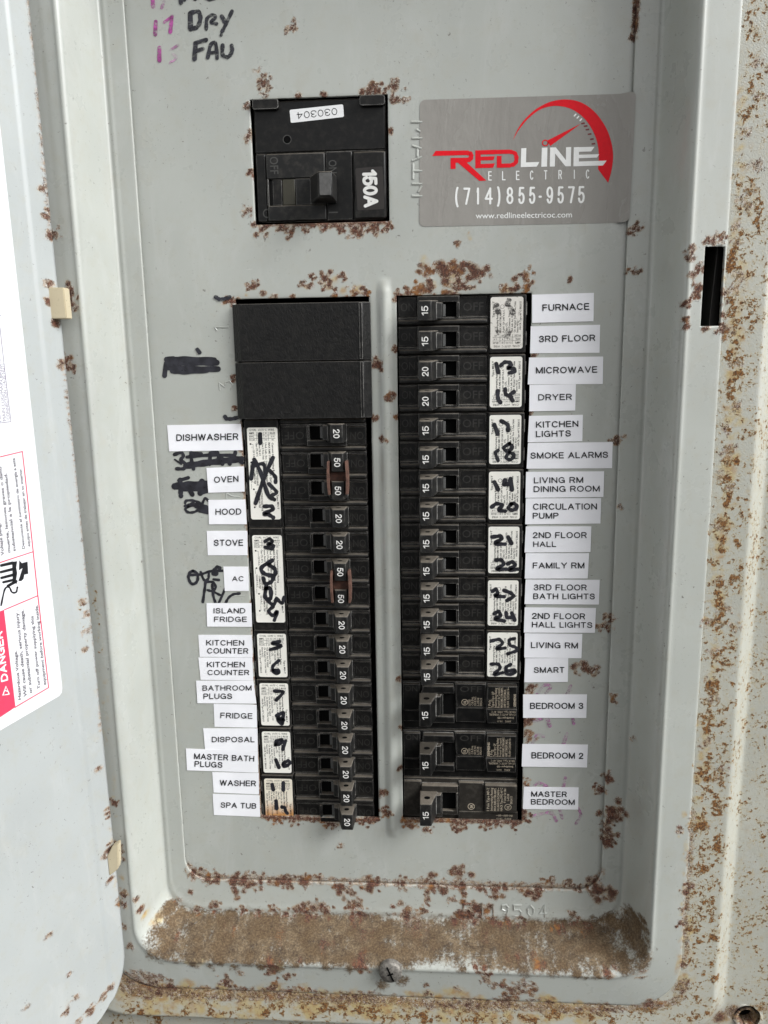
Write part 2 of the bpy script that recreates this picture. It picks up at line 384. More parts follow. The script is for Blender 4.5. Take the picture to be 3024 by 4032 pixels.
# ------------------------------------------------------------------ lettering
_tc = {}
def glyphs(text, bold=0.0, space=1.0, res=3):
    """2-D mesh of a line of text; x runs 0..1 over its width, y 0..1 over the height of a capital"""
    key = (text, bold, space, res)
    if key in _tc: return _tc[key]
    def raw(t):
        cu = bpy.data.curves.new('lettering', 'FONT'); cu.body = t; cu.size = 1.0
        cu.offset = bold; cu.space_character = space; cu.resolution_u = res; cu.fill_mode = 'FRONT'
        ob = bpy.data.objects.new('lettering', cu); COL.objects.link(ob)
        dg = bpy.context.evaluated_depsgraph_get(); ev = ob.evaluated_get(dg); me = ev.to_mesh()
        v = np.array([x.co[:2] for x in me.vertices]); f = [tuple(p.vertices) for p in me.polygons]
        ev.to_mesh_clear(); bpy.data.objects.remove(ob); bpy.data.curves.remove(cu); return v, f
    v, f = raw(text)
    h = _tc.get(('cap', bold))
    if h is None:
        hv = raw('H')[0]; h = hv[:, 1].max(); _tc[('cap', bold)] = h
    x0, x1 = v[:, 0].min(), v[:, 0].max()
    v = np.stack([(v[:, 0] - x0) / (x1 - x0), v[:, 1] / h], 1)
    _tc[key] = (v, f, (x1 - x0) / h); return _tc[key]

def _arc(cx, cy, rx, ry, a0, a1, n=12):
    return [(cx + rx * math.cos(math.radians(a0 + (a1 - a0) * i / n)), cy + ry * math.sin(math.radians(a0 + (a1 - a0) * i / n))) for i in range(n + 1)]
def _cat(P_, n=5):
    P_ = [np.array(p, float) for p in P_]; Q = [2 * P_[0] - P_[1]] + P_ + [2 * P_[-1] - P_[-2]]; o_ = []
    for i in range(1, len(Q) - 2):
        for k in range(n):
            t = k / n; a, b, c_, e = Q[i - 1:i + 3]; o_.append(tuple(0.5 * ((2 * b) + (c_ - a) * t + (2 * a - 5 * b + 4 * c_ - e) * t * t + (3 * b - 3 * c_ + e - a) * t ** 3)))
    return o_ + [tuple(P_[-1])]
# a plain grotesque alphabet of centre lines: width, straight pieces (L), curved pieces (C)
_six = _cat([(.52, .8), (.43, .95), (.28, 1), (.1, .88), (.0, .52), (0, .33)])
_bowl = _arc(.27, .31, .27, .31, 0, 360, 20)
SANS = {
 'A': (.74, [[(0, 0), (.37, 1)], [(.37, 1), (.74, 0)], [(.14, .34), (.60, .34)]], []),
 'B': (.62, [[(0, 0), (0, 1)]], [[(0, 1)] + _arc(.36, .77, .22, .23, 90, -90) + [(0, .54)], [(0, .54)] + _arc(.36, .27, .26, .27, 90, -90) + [(0, 0)]]),
 'C': (.70, [], [_arc(.37, .5, .37, .5, 42, 318, 20)]),
 'D': (.68, [[(0, 0), (0, 1)]], [[(0, 1)] + _arc(.28, .5, .40, .5, 90, -90, 16) + [(0, 0)]]),
 'E': (.58, [[(0, 0), (0, 1)], [(0, 1), (.56, 1)], [(0, .53), (.52, .53)], [(0, 0), (.58, 0)]], []),
 'F': (.54, [[(0, 0), (0, 1)], [(0, 1), (.54, 1)], [(0, .52), (.48, .52)]], []),
 'G': (.74, [[(.72, .02), (.72, .46)], [(.72, .46), (.42, .46)]], [_arc(.37, .5, .37, .5, 42, 330, 20)]),
 'H': (.66, [[(0, 0), (0, 1)], [(.66, 0), (.66, 1)], [(0, .53), (.66, .53)]], []),
 'I': (.0, [[(0, 0), (0, 1)]], []),
 'J': (.42, [], [[(.42, 1)] + _arc(.21, .27, .21, .27, 0, -180)]),
 'K': (.66, [[(0, 0), (0, 1)], [(.62, 1), (0, .34)], [(.22, .57), (.66, 0)]], []),
 'L': (.50, [[(0, 0), (0, 1)], [(0, 0), (.5, 0)]], []),
 'M': (.80, [[(0, 0), (0, 1)], [(0, 1), (.4, 0)], [(.4, 0), (.8, 1)], [(.8, 1), (.8, 0)]], []),
 'N': (.66, [[(0, 0), (0, 1)], [(0, 1), (.66, 0)], [(.66, 0), (.66, 1)]], []),
 'O': (.78, [], [_arc(.39, .5, .39, .5, 0, 360, 24)]),
 'P': (.60, [[(0, 0), (0, 1)]], [[(0, 1)] + _arc(.36, .74, .24, .26, 90, -90) + [(0, .48)]]),
 'Q': (.78, [[(.5, .2), (.76, -.04)]], [_arc(.39, .5, .39, .5, 0, 360, 24)]),
 'R': (.64, [[(0, 0), (0, 1)], [(.38, .48), (.62, 0)]], [[(0, 1)] + _arc(.38, .74, .24, .26, 90, -90) + [(0, .48)]]),
 'S': (.62, [], [_cat([(.58, .72), (.52, .92), (.31, 1), (.1, .93), (.03, .75), (.12, .6), (.31, .53), (.52, .44), (.61, .27), (.52, .07), (.31, 0), (.09, .07), (0, .28)])]),
 'T': (.62, [[(0, 1), (.62, 1)], [(.31, 1), (.31, 0)]], []),
 'U': (.64, [], [[(0, 1)] + _arc(.32, .32, .32, .32, 180, 360) + [(.64, 1)]]),
 'V': (.70, [[(0, 1), (.35, 0)], [(.35, 0), (.70, 1)]], []),
 'W': (1.0, [[(0, 1), (.25, 0)], [(.25, 0), (.5, 1)], [(.5, 1), (.75, 0)], [(.75, 0), (1.0, 1)]], []),
 'X': (.66, [[(0, 0), (.66, 1)], [(0, 1), (.66, 0)]], []),
 'Y': (.68, [[(0, 1), (.34, .45)], [(.68, 1), (.34, .45)], [(.34, .45), (.34, 0)]], []),
 'Z': (.60, [[(0, 1), (.6, 1)], [(.6, 1), (0, 0)], [(0, 0), (.6, 0)]], []),
 '0': (.54, [], [_arc(.27, .5, .27, .5, 0, 360, 24)]),
 '1': (.28, [[(.27, 0), (.27, 1)], [(.27, 1), (.02, .77)]], []),
 '2': (.56, [[(0, 0), (.56, 0)]], [_cat([(.02, .72), (.1, .93), (.28, 1), (.47, .92), (.54, .73), (.46, .52), (.2, .27), (0, 0)])]),
 '3': (.55, [], [_cat([(.03, .76), (.12, .94), (.28, 1), (.47, .92), (.52, .75), (.44, .59), (.22, .53)]), _cat([(.22, .53), (.46, .47), (.55, .28), (.46, .07), (.27, 0), (.08, .07), (0, .26)])]),
 '4': (.58, [[(.43, 0), (.43, 1)], [(.43, 1), (0, .31)], [(0, .31), (.58, .31)]], []),
 '5': (.55, [[(.51, 1), (.1, 1)], [(.1, 1), (.04, .5)]], [_cat([(.04, .5), (.25, .63), (.47, .55), (.55, .33), (.46, .08), (.26, 0), (.08, .06), (0, .24)])]),
 '6': (.54, [], [_six, _bowl]), '9': (.54, [], [[(.54 - x, 1 - y) for x, y in _six], [(.54 - x, 1 - y) for x, y in _bowl]]),
 '7': (.54, [[(0, 1), (.54, 1)], [(.54, 1), (.2, 0)]], []),
 '8': (.54, [], [_arc(.27, .76, .23, .24, 0, 360, 20), _arc(.27, .265, .27, .265, 0, 360, 20)]),
 '(': (.2, [], [_arc(.5, .45, .5, .75, 125, 235, 10)]), ')': (.2, [], [_arc(-.3, .45, .5, .75, 55, -55, 10)]),
 '-': (.32, [[(0, .4), (.32, .4)]], []), ' ': (.16, [], []), '.': (.02, [[(0, 0), (.02, 0)]], []),
}

class Draw:
    """collects lettering, strokes and flat shapes into one mesh"""
    def __init__(s): s.v = []; s.f = []; s.mi = []
    def add(s, v, f, mat=0):
        o = len(s.v); s.v += [tuple(map(float, q)) for q in v]; s.f += [tuple(i + o for i in q) for q in f]; s.mi += [mat] * len(f)
    def line(s, t, fn, weight=0.13, gap=0.26, mat=0):
        """a line in the grotesque alphabet; fn maps (0..1 along, 0..1 cap height) to space"""
        o = np.array(fn(0, 0)); ex = np.array(fn(1, 0)) - o; ey = np.array(fn(0, 1)) - o
        asp = np.linalg.norm(ex) / np.linalg.norm(ey); nrm = np.cross(ex, ey); nrm = nrm / np.linalg.norm(nrm)
        adv = sum(SANS[c][0] for c in t); tot = max(adv + gap * (len(t) - 1), 1e-6)
        w = weight; k = (asp - w) / tot; x = w / 2; lift = 0
        f2 = lambda a, b: tuple(np.array(fn(a / asp, b)) + nrm * (0.004 * lift))
        for c in t:
            cw, L_, C_ = SANS[c]
            for seg, sm in [(q, 0) for q in L_] + [(q, 1) for q in C_]:
                lift = (lift + 1) % 12
                pts = [(x + px * k, w / 2 + py * (1 - w)) for px, py in seg]
                if sm and len(seg) > 8 and abs(seg[0][0] - seg[-1][0]) + abs(seg[0][1] - seg[-1][1]) < 1e-6: s.ring(pts, w, f2, mat)
                else: s.stroke(pts, w, f2, mat, smooth=False, even=True)
            x += (cw + gap) * k
        return s
    def ring(s, pts, w, fn, mat=0):
        P = [np.array(p, float) for p in pts[:-1]]; n = len(P); A_, B_ = [], []
        for i in range(n):
            d = P[(i + 1) % n] - P[i - 1]; d = d / np.linalg.norm(d); nn = np.array([-d[1], d[0]]) * w / 2; A_.append(P[i] + nn); B_.append(P[i] - nn)
        s.add([fn(*p) for p in A_ + B_], [(i, (i + 1) % n, n + (i + 1) % n, n + i) for i in range(n)], mat); return s
    def text(s, t, fn, bold=0.0, space=1.0, res=3, mat=0):
        v, f, asp = glyphs(t, bold, space, res); s.add([fn(a, b) for a, b in v], f, mat); return s
    def poly(s, pts, fn, mat=0):
        s.add([fn(*p) for p in pts], [tuple(range(len(pts)))], mat); return s
    def stroke(s, pts, w, fn, mat=0, smooth=True, even=False):
        P = [np.array(p, float) for p in pts]
        if smooth and len(P) > 2:
            Q = [2 * P[0] - P[1]] + P + [2 * P[-1] - P[-2]]; R_ = []
            for i in range(1, len(Q) - 2):
                for k in range(6):
                    t = k / 6; a, b, c, d = Q[i - 1:i + 3]
                    R_.append(0.5 * ((2 * b) + (c - a) * t + (2 * a - 5 * b + 4 * c - d) * t * t + (3 * b - 3 * c + d - a) * t ** 3))
            P = R_ + [P[-1]]
        P = [p for i, p in enumerate(P) if i == 0 or np.linalg.norm(p - P[i - 1]) > 1e-6]
        if len(P) == 1: P = [P[0] - [0.01, 0], P[0] + [0.01, 0]]
        L_, R_ = [], []
        for i, p in enumerate(P):
            d = P[min(i + 1, len(P) - 1)] - P[max(i - 1, 0)]; d = d / (np.linalg.norm(d) + 1e-9); nn = np.array([-d[1], d[0]])
            ww = w / 2 * (1.0 if even else 0.94 + 0.12 * math.sin(i * 1.3))
            L_.append(p + nn * ww); R_.append(p - nn * ww)
        ring = L_[:]
        d = P[-1] - P[-2]; a0 = math.atan2(d[1], d[0])
        ring += [P[-1] + w / 2 * np.array([math.cos(a0 + t), math.sin(a0 + t)]) for t in (1.1, 0.55, 0, -0.55, -1.1)]
        n1 = len(ring); v = L_ + R_; n = len(P)
        f = [(i, i + 1, n + i + 1, n + i) for i in range(n - 1)]
        e = ring[n:]; k = len(v); v = v + e
        f.append(tuple([n - 1] + list(range(k, k + 5)) + [2 * n - 1]))
        d = P[0] - P[1]; a0 = math.atan2(d[1], d[0]); k = len(v)
        v = v + [P[0] + w / 2 * np.array([math.cos(a0 + t), math.sin(a0 + t)]) for t in (1.1, 0.55, 0, -0.55, -1.1)]
        f.append(tuple([n] + list(range(k, k + 5)) + [0]))
        s.add([fn(*p) for p in v], f, mat); return s
    def mesh(s, name, mats, inv=None):
        v = s.v if inv is None else [inv(q) for q in s.v]
        me = mesh_from(name, v, s.f, mats)
        me.polygons.foreach_set('material_index', s.mi)
        bm = bmesh.new(); bm.from_mesh(me)                       # make every flat face look outwards
        bmesh.ops.triangulate(bm, faces=[f for f in bm.faces if len(f.verts) > 4])
        bm.to_mesh(me); bm.free(); return me

_lift = [0.0]
def plane_px(z, Y):
    """photograph zoom coordinates -> plane y = Y; every call sits a hair above the last"""
    _lift[0] = (_lift[0] + 0.004) % 0.06
    l = _lift[0]
    return lambda a, b: at(*zp(z, a, b), Y - l)

def text_px(z, x0, y0, x1, y1, h, Y):
    """baseline from (x0,y0) to (x1,y1), capitals h high, all in zoom coordinates"""
    u = np.array([x1 - x0, y1 - y0], float); n = np.array([u[1], -u[0]]) / np.linalg.norm(u) * h
    return lambda a, b: at(*zp(z, x0 + u[0] * a + n[0] * b, y0 + u[1] * a + n[1] * b), Y)

# ------------------------------------------------------------------ wear survey (rust, dust, stain, freckles)
BL = []                                        # x y z r s channel
def blob(z, pts, ch=0, s=1.0, fn=on_surf):
    k = ZOOM[z][2]
    for p in pts:
        x, y, r = p[:3]; ss = p[3] if len(p) > 3 else s
        X = fn(*zp(z, x, y)); dep = ROT[2] @ (X - CAM)
        R_ = r * k * dep / FPX
        if ch == 0:                            # ragged: a core with smaller patches scattered round it
            R_ *= 1.15
            BL.append((X[0], X[1], X[2], R_ * random.uniform(0.5, 0.75), ss, ch))
            for _q in range(9):
                a_, q_ = random.uniform(0, 6.283), random.uniform(0.35, 1.15) * R_
                BL.append((X[0] + math.cos(a_) * q_ * 1.1, X[1], X[2] + math.sin(a_) * q_ * 0.9, max(R_ * random.uniform(0.2, 0.55), 1.3), ss * random.uniform(0.55, 1.1), ch))
        elif ch == 1:
            BL.append((X[0], X[1], X[2], R_, ss, ch))
            for _q in range(3):
                a_, q_ = random.uniform(0, 6.283), random.uniform(0.6, 1.25) * R_
                BL.append((X[0] + math.cos(a_) * q_, X[1], X[2] + math.sin(a_) * q_ * 0.7, R_ * random.uniform(0.25, 0.55), ss * random.uniform(0.4, 0.9), ch))
        else:
            for _q in range(4):
                a_, q_ = random.uniform(0, 6.283), random.uniform(0.0, 0.8) * R_
                BL.append((X[0] + math.cos(a_) * q_, X[1], X[2] + math.sin(a_) * q_, R_ * random.uniform(0.4, 0.95), ss * random.uniform(0.6, 1.1), ch))
def line(z, pts, r, ch=0, s=1.0, step=0.7, fn=on_surf, jit=0.25):
    out = []
    for (a, b), (c, d) in zip(pts[:-1], pts[1:]):
        n = max(1, int(math.hypot(c - a, d - b) / (r * step)))
        for i in range(n):
            t = i / n; q = random.uniform(1 - jit, 1 + jit)
            out.append((a + (c - a) * t + random.uniform(-jit, jit) * r, b + (d - b) * t + random.uniform(-jit, jit) * r, r * q, s * random.uniform(0.75, 1.1)))
    blob(z, out, ch, s, fn)

blob('M', [(270, 1250, 60), (420, 1235, 45), (500, 1270, 48), (620, 1250, 30), (800, 1222, 45), (900, 1235, 48), (1030, 1260, 70), (1180, 1235, 58), (1300, 1222, 45),
           (160, 490, 45, .85), (180, 790, 28), (150, 1100, 42, .7), (130, 240, 30, .7), (290, 50, 50, .8), (1150, 110, 75), (1225, 120, 55), (1350, 85, 70, .8), (1330, 190, 45, .8),
           (1450, 190, 34, .7), (570, 160, 18), (780, 150, 18), (1310, 450, 18), (690, 1205, 18), (1100, 1210, 20)])
line('M', [(220, 1206), (1320, 1192)], 14, s=.7)
blob('T', [(1080, 185, 30, .8), (1100, 130, 12, .6), (905, 540, 42, .75), (860, 450, 22, .5), (905, 600, 22, .6)])
blob('L2', [(330, 100, 48), (285, 115, 30), (780, 90, 30, .8), (990, 40, 70, .9), (1030, 100, 60, .95), (1170, 15, 50, .9), (1250, 160, 55, .7), (1380, 185, 60), (120, 250, 55), (520, 215, 28),
            (1490, 840, 70, 1.1), (140, 970, 28), (160, 1260, 42, .9), (1590, 1140, 40, .8), (1460, 1340, 24), (420, 180, 18), (860, 120, 28, .8), (1090, 210, 24), (690, 212, 20), (880, 20, 24)])
blob('L2', [(280, 190, 40), (1000, 110, 130), (1250, 140, 110), (780, 90, 60), (1060, 740 - 700, 90), (1460, 760, 50)], 2, .75)
blob('R1', [(180, 90, 75), (330, 40, 95, 1.05), (420, 60, 70), (720, 50, 70), (800, 20, 45), (1220, 40, 36, .8), (1340, 55, 62), (1500, 25, 46), (270, 95, 58), (600, 100, 34), (90, 100, 40, .8),
            (55, 160, 22, .8), (60, 1430, 30, .9), (1550, 765, 26), (1500, 1400, 26), (1480, 95, 30)])
blob('R1', [(300, 20, 150), (700, 40, 110), (1250, 60, 100), (500, 60, 120)], 2, .7)
blob('Q2', [(190, 1170, 40), (265, 1175, 62, 1.05), (330, 1170, 46), (395, 1180, 52), (610, 1190, 36), (315, 1052, 10)])
blob('Q2', [(185, 1140, 55), (300, 1160, 80), (370, 1020, 20)], 2, .8)
blob('L6', [(300, 1150, 62), (360, 1132, 52), (520, 1165, 66), (930, 1195, 66), (980, 1220, 46), (760, 1142, 42), (1410, 1175, 64), (1355, 1160, 52), (1550, 840, 46, .9), (1570, 1050, 58, .8), (1500, 1140, 32), (200, 1115, 42)])
blob('R5', [(110, 1190, 56), (180, 1240, 55, .9), (330, 1280, 32, .8), (690, 1205, 66), (760, 1225, 44), (1020, 1225, 66), (1130, 1222, 44), (1320, 1225, 56), (1430, 1150, 70), (1450, 750, 56), (1480, 60, 66),
            (1470, 170, 66, .9), (1510, 255, 60, .9), (1450, 1080, 66), (55, 600, 34, .8), (680, 1270, 28, .8)])
blob('R4', [(1530, 700, 66), (1590, 680, 44), (1530, 1080, 50), (45, 575, 26, .8), (55, 1150, 24, .8)])
line('L6', [(160, 1112), (1000, 1150), (1500, 1150)], 15, s=.75)
line('R5', [(70, 1170), (1400, 1195)], 15, s=.75)
line('Q5', [(1090, -120), (1130, 1110)], 9, s=.8, step=1.6)
line('Q3', [(1040, 620), (1080, 1200)], 9, s=.7, step=1.8)
blob('Q6', [(870, 475, 40, .85), (895, 490, 22), (945, 290, 30, .9), (988, 605, 20, .9), (970, 250, 18), (965, 945, 26), (930, 995, 24), (985, 1090, 46), (970, 1170, 36), (5, 1090, 22), (20, 1100, 14), (1075, 775, 14, .5), (0, 1010, 12)])
blob('Q4', [(20, 510, 26), (0, 690, 14), (1005, 685, 24), (45, 300, 10), (1020, 985, 10, .6), (800, 0, 8)])
blob('Q8', [(325, 475, 44, .85), (710, 515, 24, .9), (800, 525, 22, .8), (985, 240, 42, .95), (970, 340, 34, 1.), (925, 545, 52, 1.05), (970, 70, 20), (930, 120, 22), (190, 290, 18, .8), (315, 290, 14)])
blob('Q2', [(1080, 985, 30, .95), (1075, 1175, 24, .95), (1078, 165, 12), (1420, 1040, 32, .9), (1460, 1030, 20), (1322, 1075, 22, .9), (1325, 1110, 16), (1330, 1190, 18, .9), (1360, 1165, 26)])
blob('Q4', [(1305, 100, 20, 1.1), (1305, 175, 12), (1305, 205, 10), (1360, 30, 22), (1350, 70, 12), (1475, 225, 30, 1.), (1450, 215, 18), (1465, 150, 14), (1470, 60, 14), (1390, 215, 10)])
line('E1', [(172, 0), (160, 260)], 10, s=.9)
blob('E1', [(150, 310, 22, .8)])
# bottom edge of the window
line('A', [(400, 175), (440, 215), (530, 255), (700, 262), (1000, 268), (1300, 278), (1659, 285)], 16, s=.5)
blob('A', [(440, 215, 40), (530, 262, 52), (590, 268, 40), (690, 288, 58), (760, 284, 62), (820, 304, 48), (980, 294, 62), (1060, 288, 46), (1170, 278, 54), (1390, 322, 54), (1440, 350, 34), (1590, 312, 62), (1260, 252, 24, .8), (870, 276, 32), (1400, 50, 22, .6)])
line('B', [(0, 282), (500, 296), (1000, 316), (1480, 322), (1590, 270), (1612, 200)], 16, s=.5)
blob('B', [(100, 302, 56), (310, 288, 44), (500, 325, 66), (565, 338, 56), (700, 322, 52), (810, 332, 52), (910, 338, 58), (1130, 355, 58), (1190, 332, 34), (1590, 318, 66, 1.1), (1460, 332, 22), (1260, 285, 32, .8), (1400, 292, 24, .7), (460, 402, 28, .8), (1640, 20, 40)])
# upper fringe of the dust
blob('A', [(580, 440, 40), (720, 386, 18), (460, 468, 30), (760, 465, 34), (860, 490, 34), (960, 468, 34), (1040, 492, 40), (1140, 470, 56), (1220, 460, 64), (1300, 480, 54), (1480, 450, 64), (1520, 500, 58), (1180, 522, 44), (330, 400, 30, .7), (410, 355, 12), (90, 465, 16, 1.2), (60, 400, 10), (20, 705, 12)], 0, .85)
blob('B', [(20, 440, 44), (330, 490, 76), (450, 480, 44), (690, 505, 86, 1.1), (820, 480, 64), (900, 550, 44), (1000, 560, 44), (1100, 560, 44), (630, 402, 28), (740, 432, 34), (1430, 560, 44), (1500, 560, 44), (1325, 590, 32, 1.2), (1420, 490, 20)], 0, .85)
# the dust itself lies on the sloped ledge of the frame
for x in range(200, 1660, 55):
    for y in (560, 625, 690, 755):
        if x < 330 and y > 700: continue
        blob('A', [(x, y, 88)], 1, 1.0)
blob('A', [(290, 430, 70), (350, 480, 70), (200, 600, 70), (190, 660, 70), (260, 740, 70), (330, 800, 60), (430, 820, 60), (540, 830, 50), (700, 840, 60), (960, 850, 70), (1100, 830, 50), (1300, 850, 70, .8), (1450, 850, 60, .9)], 1, .95)
for x in range(0, 1660, 55):
    for y in (600, 660, 720, 780):
        if 330 < x < 800 and y > 770: continue
        blob('B', [(x, y, 84)], 1, 1.0)
blob('B', [(1100, 850, 80, .9), (1300, 860, 80, .8), (1450, 880, 70, .9), (1580, 880, 70, .9), (700, 850, 50, .8), (300, 930, 80, .8), (180, 960, 80, .8)], 1, .95)
blob('C', [(400, 1050, 150), (450, 1150, 150), (470, 1230, 130), (330, 1000, 130), (500, 1000, 60, .8), (520, 1090, 80), (540, 1180, 70), (560, 1260, 60, .7), (430, 1000, 110), (380, 960, 80), (520, 1330, 80, .8), (200, 1000, 130), (330, 1050, 120), (420, 1130, 110), (480, 1200, 100), (440, 1290, 130), (300, 1350, 140), (150, 1400, 120), (270, 930, 60, .8)], 1, 1.0)
blob('A', [(180, 530, 62, 1.), (120, 500, 40), (400, 780, 60), (490, 800, 90), (990, 690, 40), (1000, 830, 60)], 2, 1.0)
blob('A', [(210, 590, 34, 1.2), (330, 645, 40, .7), (700, 600, 50, .6), (940, 830, 60, .95), (930, 880, 26), (1050, 895, 34), (1520, 810, 62, 1.), (1490, 560, 60, .6), (1280, 700, 60, .6), (1130, 800, 44, .6), (1540, 640, 70, .5), (1000, 640, 60, .55)], 0)
blob('B', [(30, 830, 70, .9), (840, 850, 46, 1.), (850, 890, 26), (1190, 830, 46, 1.), (1060, 780, 50, .7), (1160, 770, 40, .7), (1640, 880, 50), (700, 560, 60, .6), (1480, 600, 50, .6), (850, 640, 60, .5), (400, 590, 100, .55)], 0)
# rim below the dust
blob('A', [(640, 930, 46), (660, 950, 40), (960, 950, 46), (950, 990, 34), (740, 885, 22, .6), (1150, 990, 36), (770, 985, 16), (1060, 1000, 40), (1240, 1035, 46), (1480, 1030, 40)], 0, .9)
blob('B', [(470, 1020, 26), (460, 960, 12), (960, 960, 50), (1010, 990, 56), (1090, 1000, 50), (1170, 990, 44), (1000, 1050, 50), (940, 1060, 40), (1260, 1070, 46), (800, 1100, 56), (660, 980, 26, .5), (870, 940, 40, .7), (1100, 940, 44, .7)], 0, .88)
line('A', [(-20, 960), (150, 985), (400, 1005), (700, 1010), (1000, 1025), (1300, 1050), (1659, 1045)], 46, s=.62)
line('A', [(-20, 990), (400, 1030), (1000, 1040), (1659, 1060)], 28, s=.6)
line('B', [(0, 1030), (300, 1060), (500, 1085), (800, 1090), (1100, 1085), (1400, 1110), (1659, 1118)], 42, s=.6)
line('B', [(0, 1045), (800, 1100), (1659, 1125)], 28, s=.55)
line('A', [(-20, 920), (250, 905)], 36, s=.6)
line('A', [(-20, 990), (1659, 1055)], 110, ch=2, s=.95)
line('A', [(-20, 1090), (1659, 1110)], 110, ch=2, s=.85)
line('B', [(0, 1050), (1659, 1120)], 110, ch=2, s=.95)
line('B', [(0, 1130), (1659, 1180)], 100, ch=2, s=.85)
line('C', [(880, 1560), (860, 1690), (800, 1770), (600, 1810), (0, 1830)], 34, s=.6)
line('C', [(960, 0), (945, 300), (930, 500), (910, 740), (890, 1040), (900, 1300), (880, 1450)], 18, s=.5, step=1.3)
blob('C', [(900, 740, 62, 1.), (930, 670, 34), (890, 880, 44, .9), (865, 1030, 44, .95), (880, 1400, 34), (850, 1600, 62), (830, 170, 38, .8), (540, 1790, 84), (150, 1830, 60), (470, 1450, 60, .9), (180, 260, 70, 1.1), (180, 80, 60), (90, 700, 90, 1.1)])
line('C', [(900, 0), (870, 1000), (830, 1650)], 50, ch=2, s=.55)
line('C', [(930, 1000), (900, 1600), (700, 1880)], 80, ch=2, s=.75)
# flange: freckles and yellow bleed
line('E1', [(1040, 0), (1100, 300), (1050, 700), (1010, 1100), (990, 1500), (950, 2200)], 60, ch=3, s=.8)
line('E1', [(1180, 0), (1150, 900), (1130, 1400), (1080, 2200)], 90, ch=3, s=.72)
line('E1', [(1010, 700), (980, 1500), (960, 2200)], 55, ch=2, s=.75)
line('E2', [(850, 0), (860, 400), (870, 800), (850, 1300), (800, 1800), (760, 2200)], 70, ch=3, s=.95)
line('E2', [(960, 0), (960, 800), (930, 1500), (900, 2200)], 90, ch=3, s=.55)
line('E2', [(880, 0), (880, 900), (850, 1400), (780, 2200)], 80, ch=2, s=.8)
line('E2', [(1080, 0), (1060, 1000), (1040, 2200)], 70, ch=3, s=.6)
line('E3', [(760, 0), (740, 700), (690, 1200), (650, 1700), (600, 2200)], 70, ch=3, s=.95)
line('E3', [(850, 0), (830, 1000), (790, 1600), (740, 2200)], 90, ch=3, s=.75)
line('E3', [(1000, 0), (960, 900), (880, 2200)], 80, ch=3, s=.62)
line('E3', [(760, 0), (720, 900), (640, 1700), (590, 2200)], 70, ch=2, s=.75)
blob('E1', [(1120, 480, 44), (1135, 760, 50), (1120, 1330, 50), (1075, 1620, 50), (1085, 1510, 40), (1040, 1040, 40), (990, 1580, 36), (970, 1800, 40), (960, 1920, 46)], 0, .62)
blob('E2', [(910, 150, 50), (885, 240, 40), (815, 340, 40), (890, 800, 44), (880, 1100, 44), (810, 1260, 44), (830, 1420, 56), (830, 1490, 40), (780, 1620, 46), (780, 1980, 56), (840, 1690, 40)], 0, .62)
blob('E3', [(750, 340, 40), (790, 560, 56), (760, 640, 36), (870, 680, 40), (710, 880, 44), (700, 1080, 40), (700, 1200, 46), (660, 1520, 40), (720, 1790, 44), (780, 1720, 40), (620, 2110, 60), (670, 650, 40)], 0, .66)
for y in range(0, 1900, 110):
    blob('C', [(1060 - y * 0.06, y, 110), (1200 - y * 0.05, y, 110)], 3, .85)
    blob('C', [(1430 - y * 0.05, y, 110, .5), (1600, y, 120, .55)], 3)
blob('C', [(1460, 1900, 190, 1.05)], 0)
blob('C', [(1460, 1900, 260, .7)], 2)
for x in range(0, 1700, 90):
    blob('A', [(x, 1130 + random.uniform(-20, 20), 90)], 3, .95); blob('B', [(x, 1170, 80)], 3, .95)
    blob('A', [(x, 1110 + random.uniform(-30, 30), 70, random.choice((.5, .95)))], 2); blob('B', [(x, 1160, 70, random.choice((.5, .95)))], 2)
for x in range(600, 1700, 100): blob('C', [(x, 1880, 110)], 3, .8)
# left rim, behind the door edge
blob('Q3', [(300, 60, 34, 1.1), (310, 110, 24), (290, 345, 34, .95), (300, 380, 22)], 0)
blob('Q1', [(240, 1010, 26, .9)], 0)
line('Q5', [(380, 0), (420, 250), (440, 500)], 30, ch=3, s=.55)
line('Q5', [(440, 500), (490, 1050)], 40, ch=2, s=.4)
blob('D', [(960, 350, 40), (1010, 800, 60, .7), (1030, 1110, 60, .7), (1030, 1200, 46, .9), (1050, 1390, 22), (1100, 1555, 18), (1185, 1245, 18, 1.2), (1000, 690, 40)], 0)
blob('D', [(1040, 1000, 60), (1060, 1110, 80), (1060, 1230, 50), (1000, 700, 40)], 2, .7)
line('D', [(1080, 1850), (1200, 1900), (1500, 1930)], 90, s=.8)
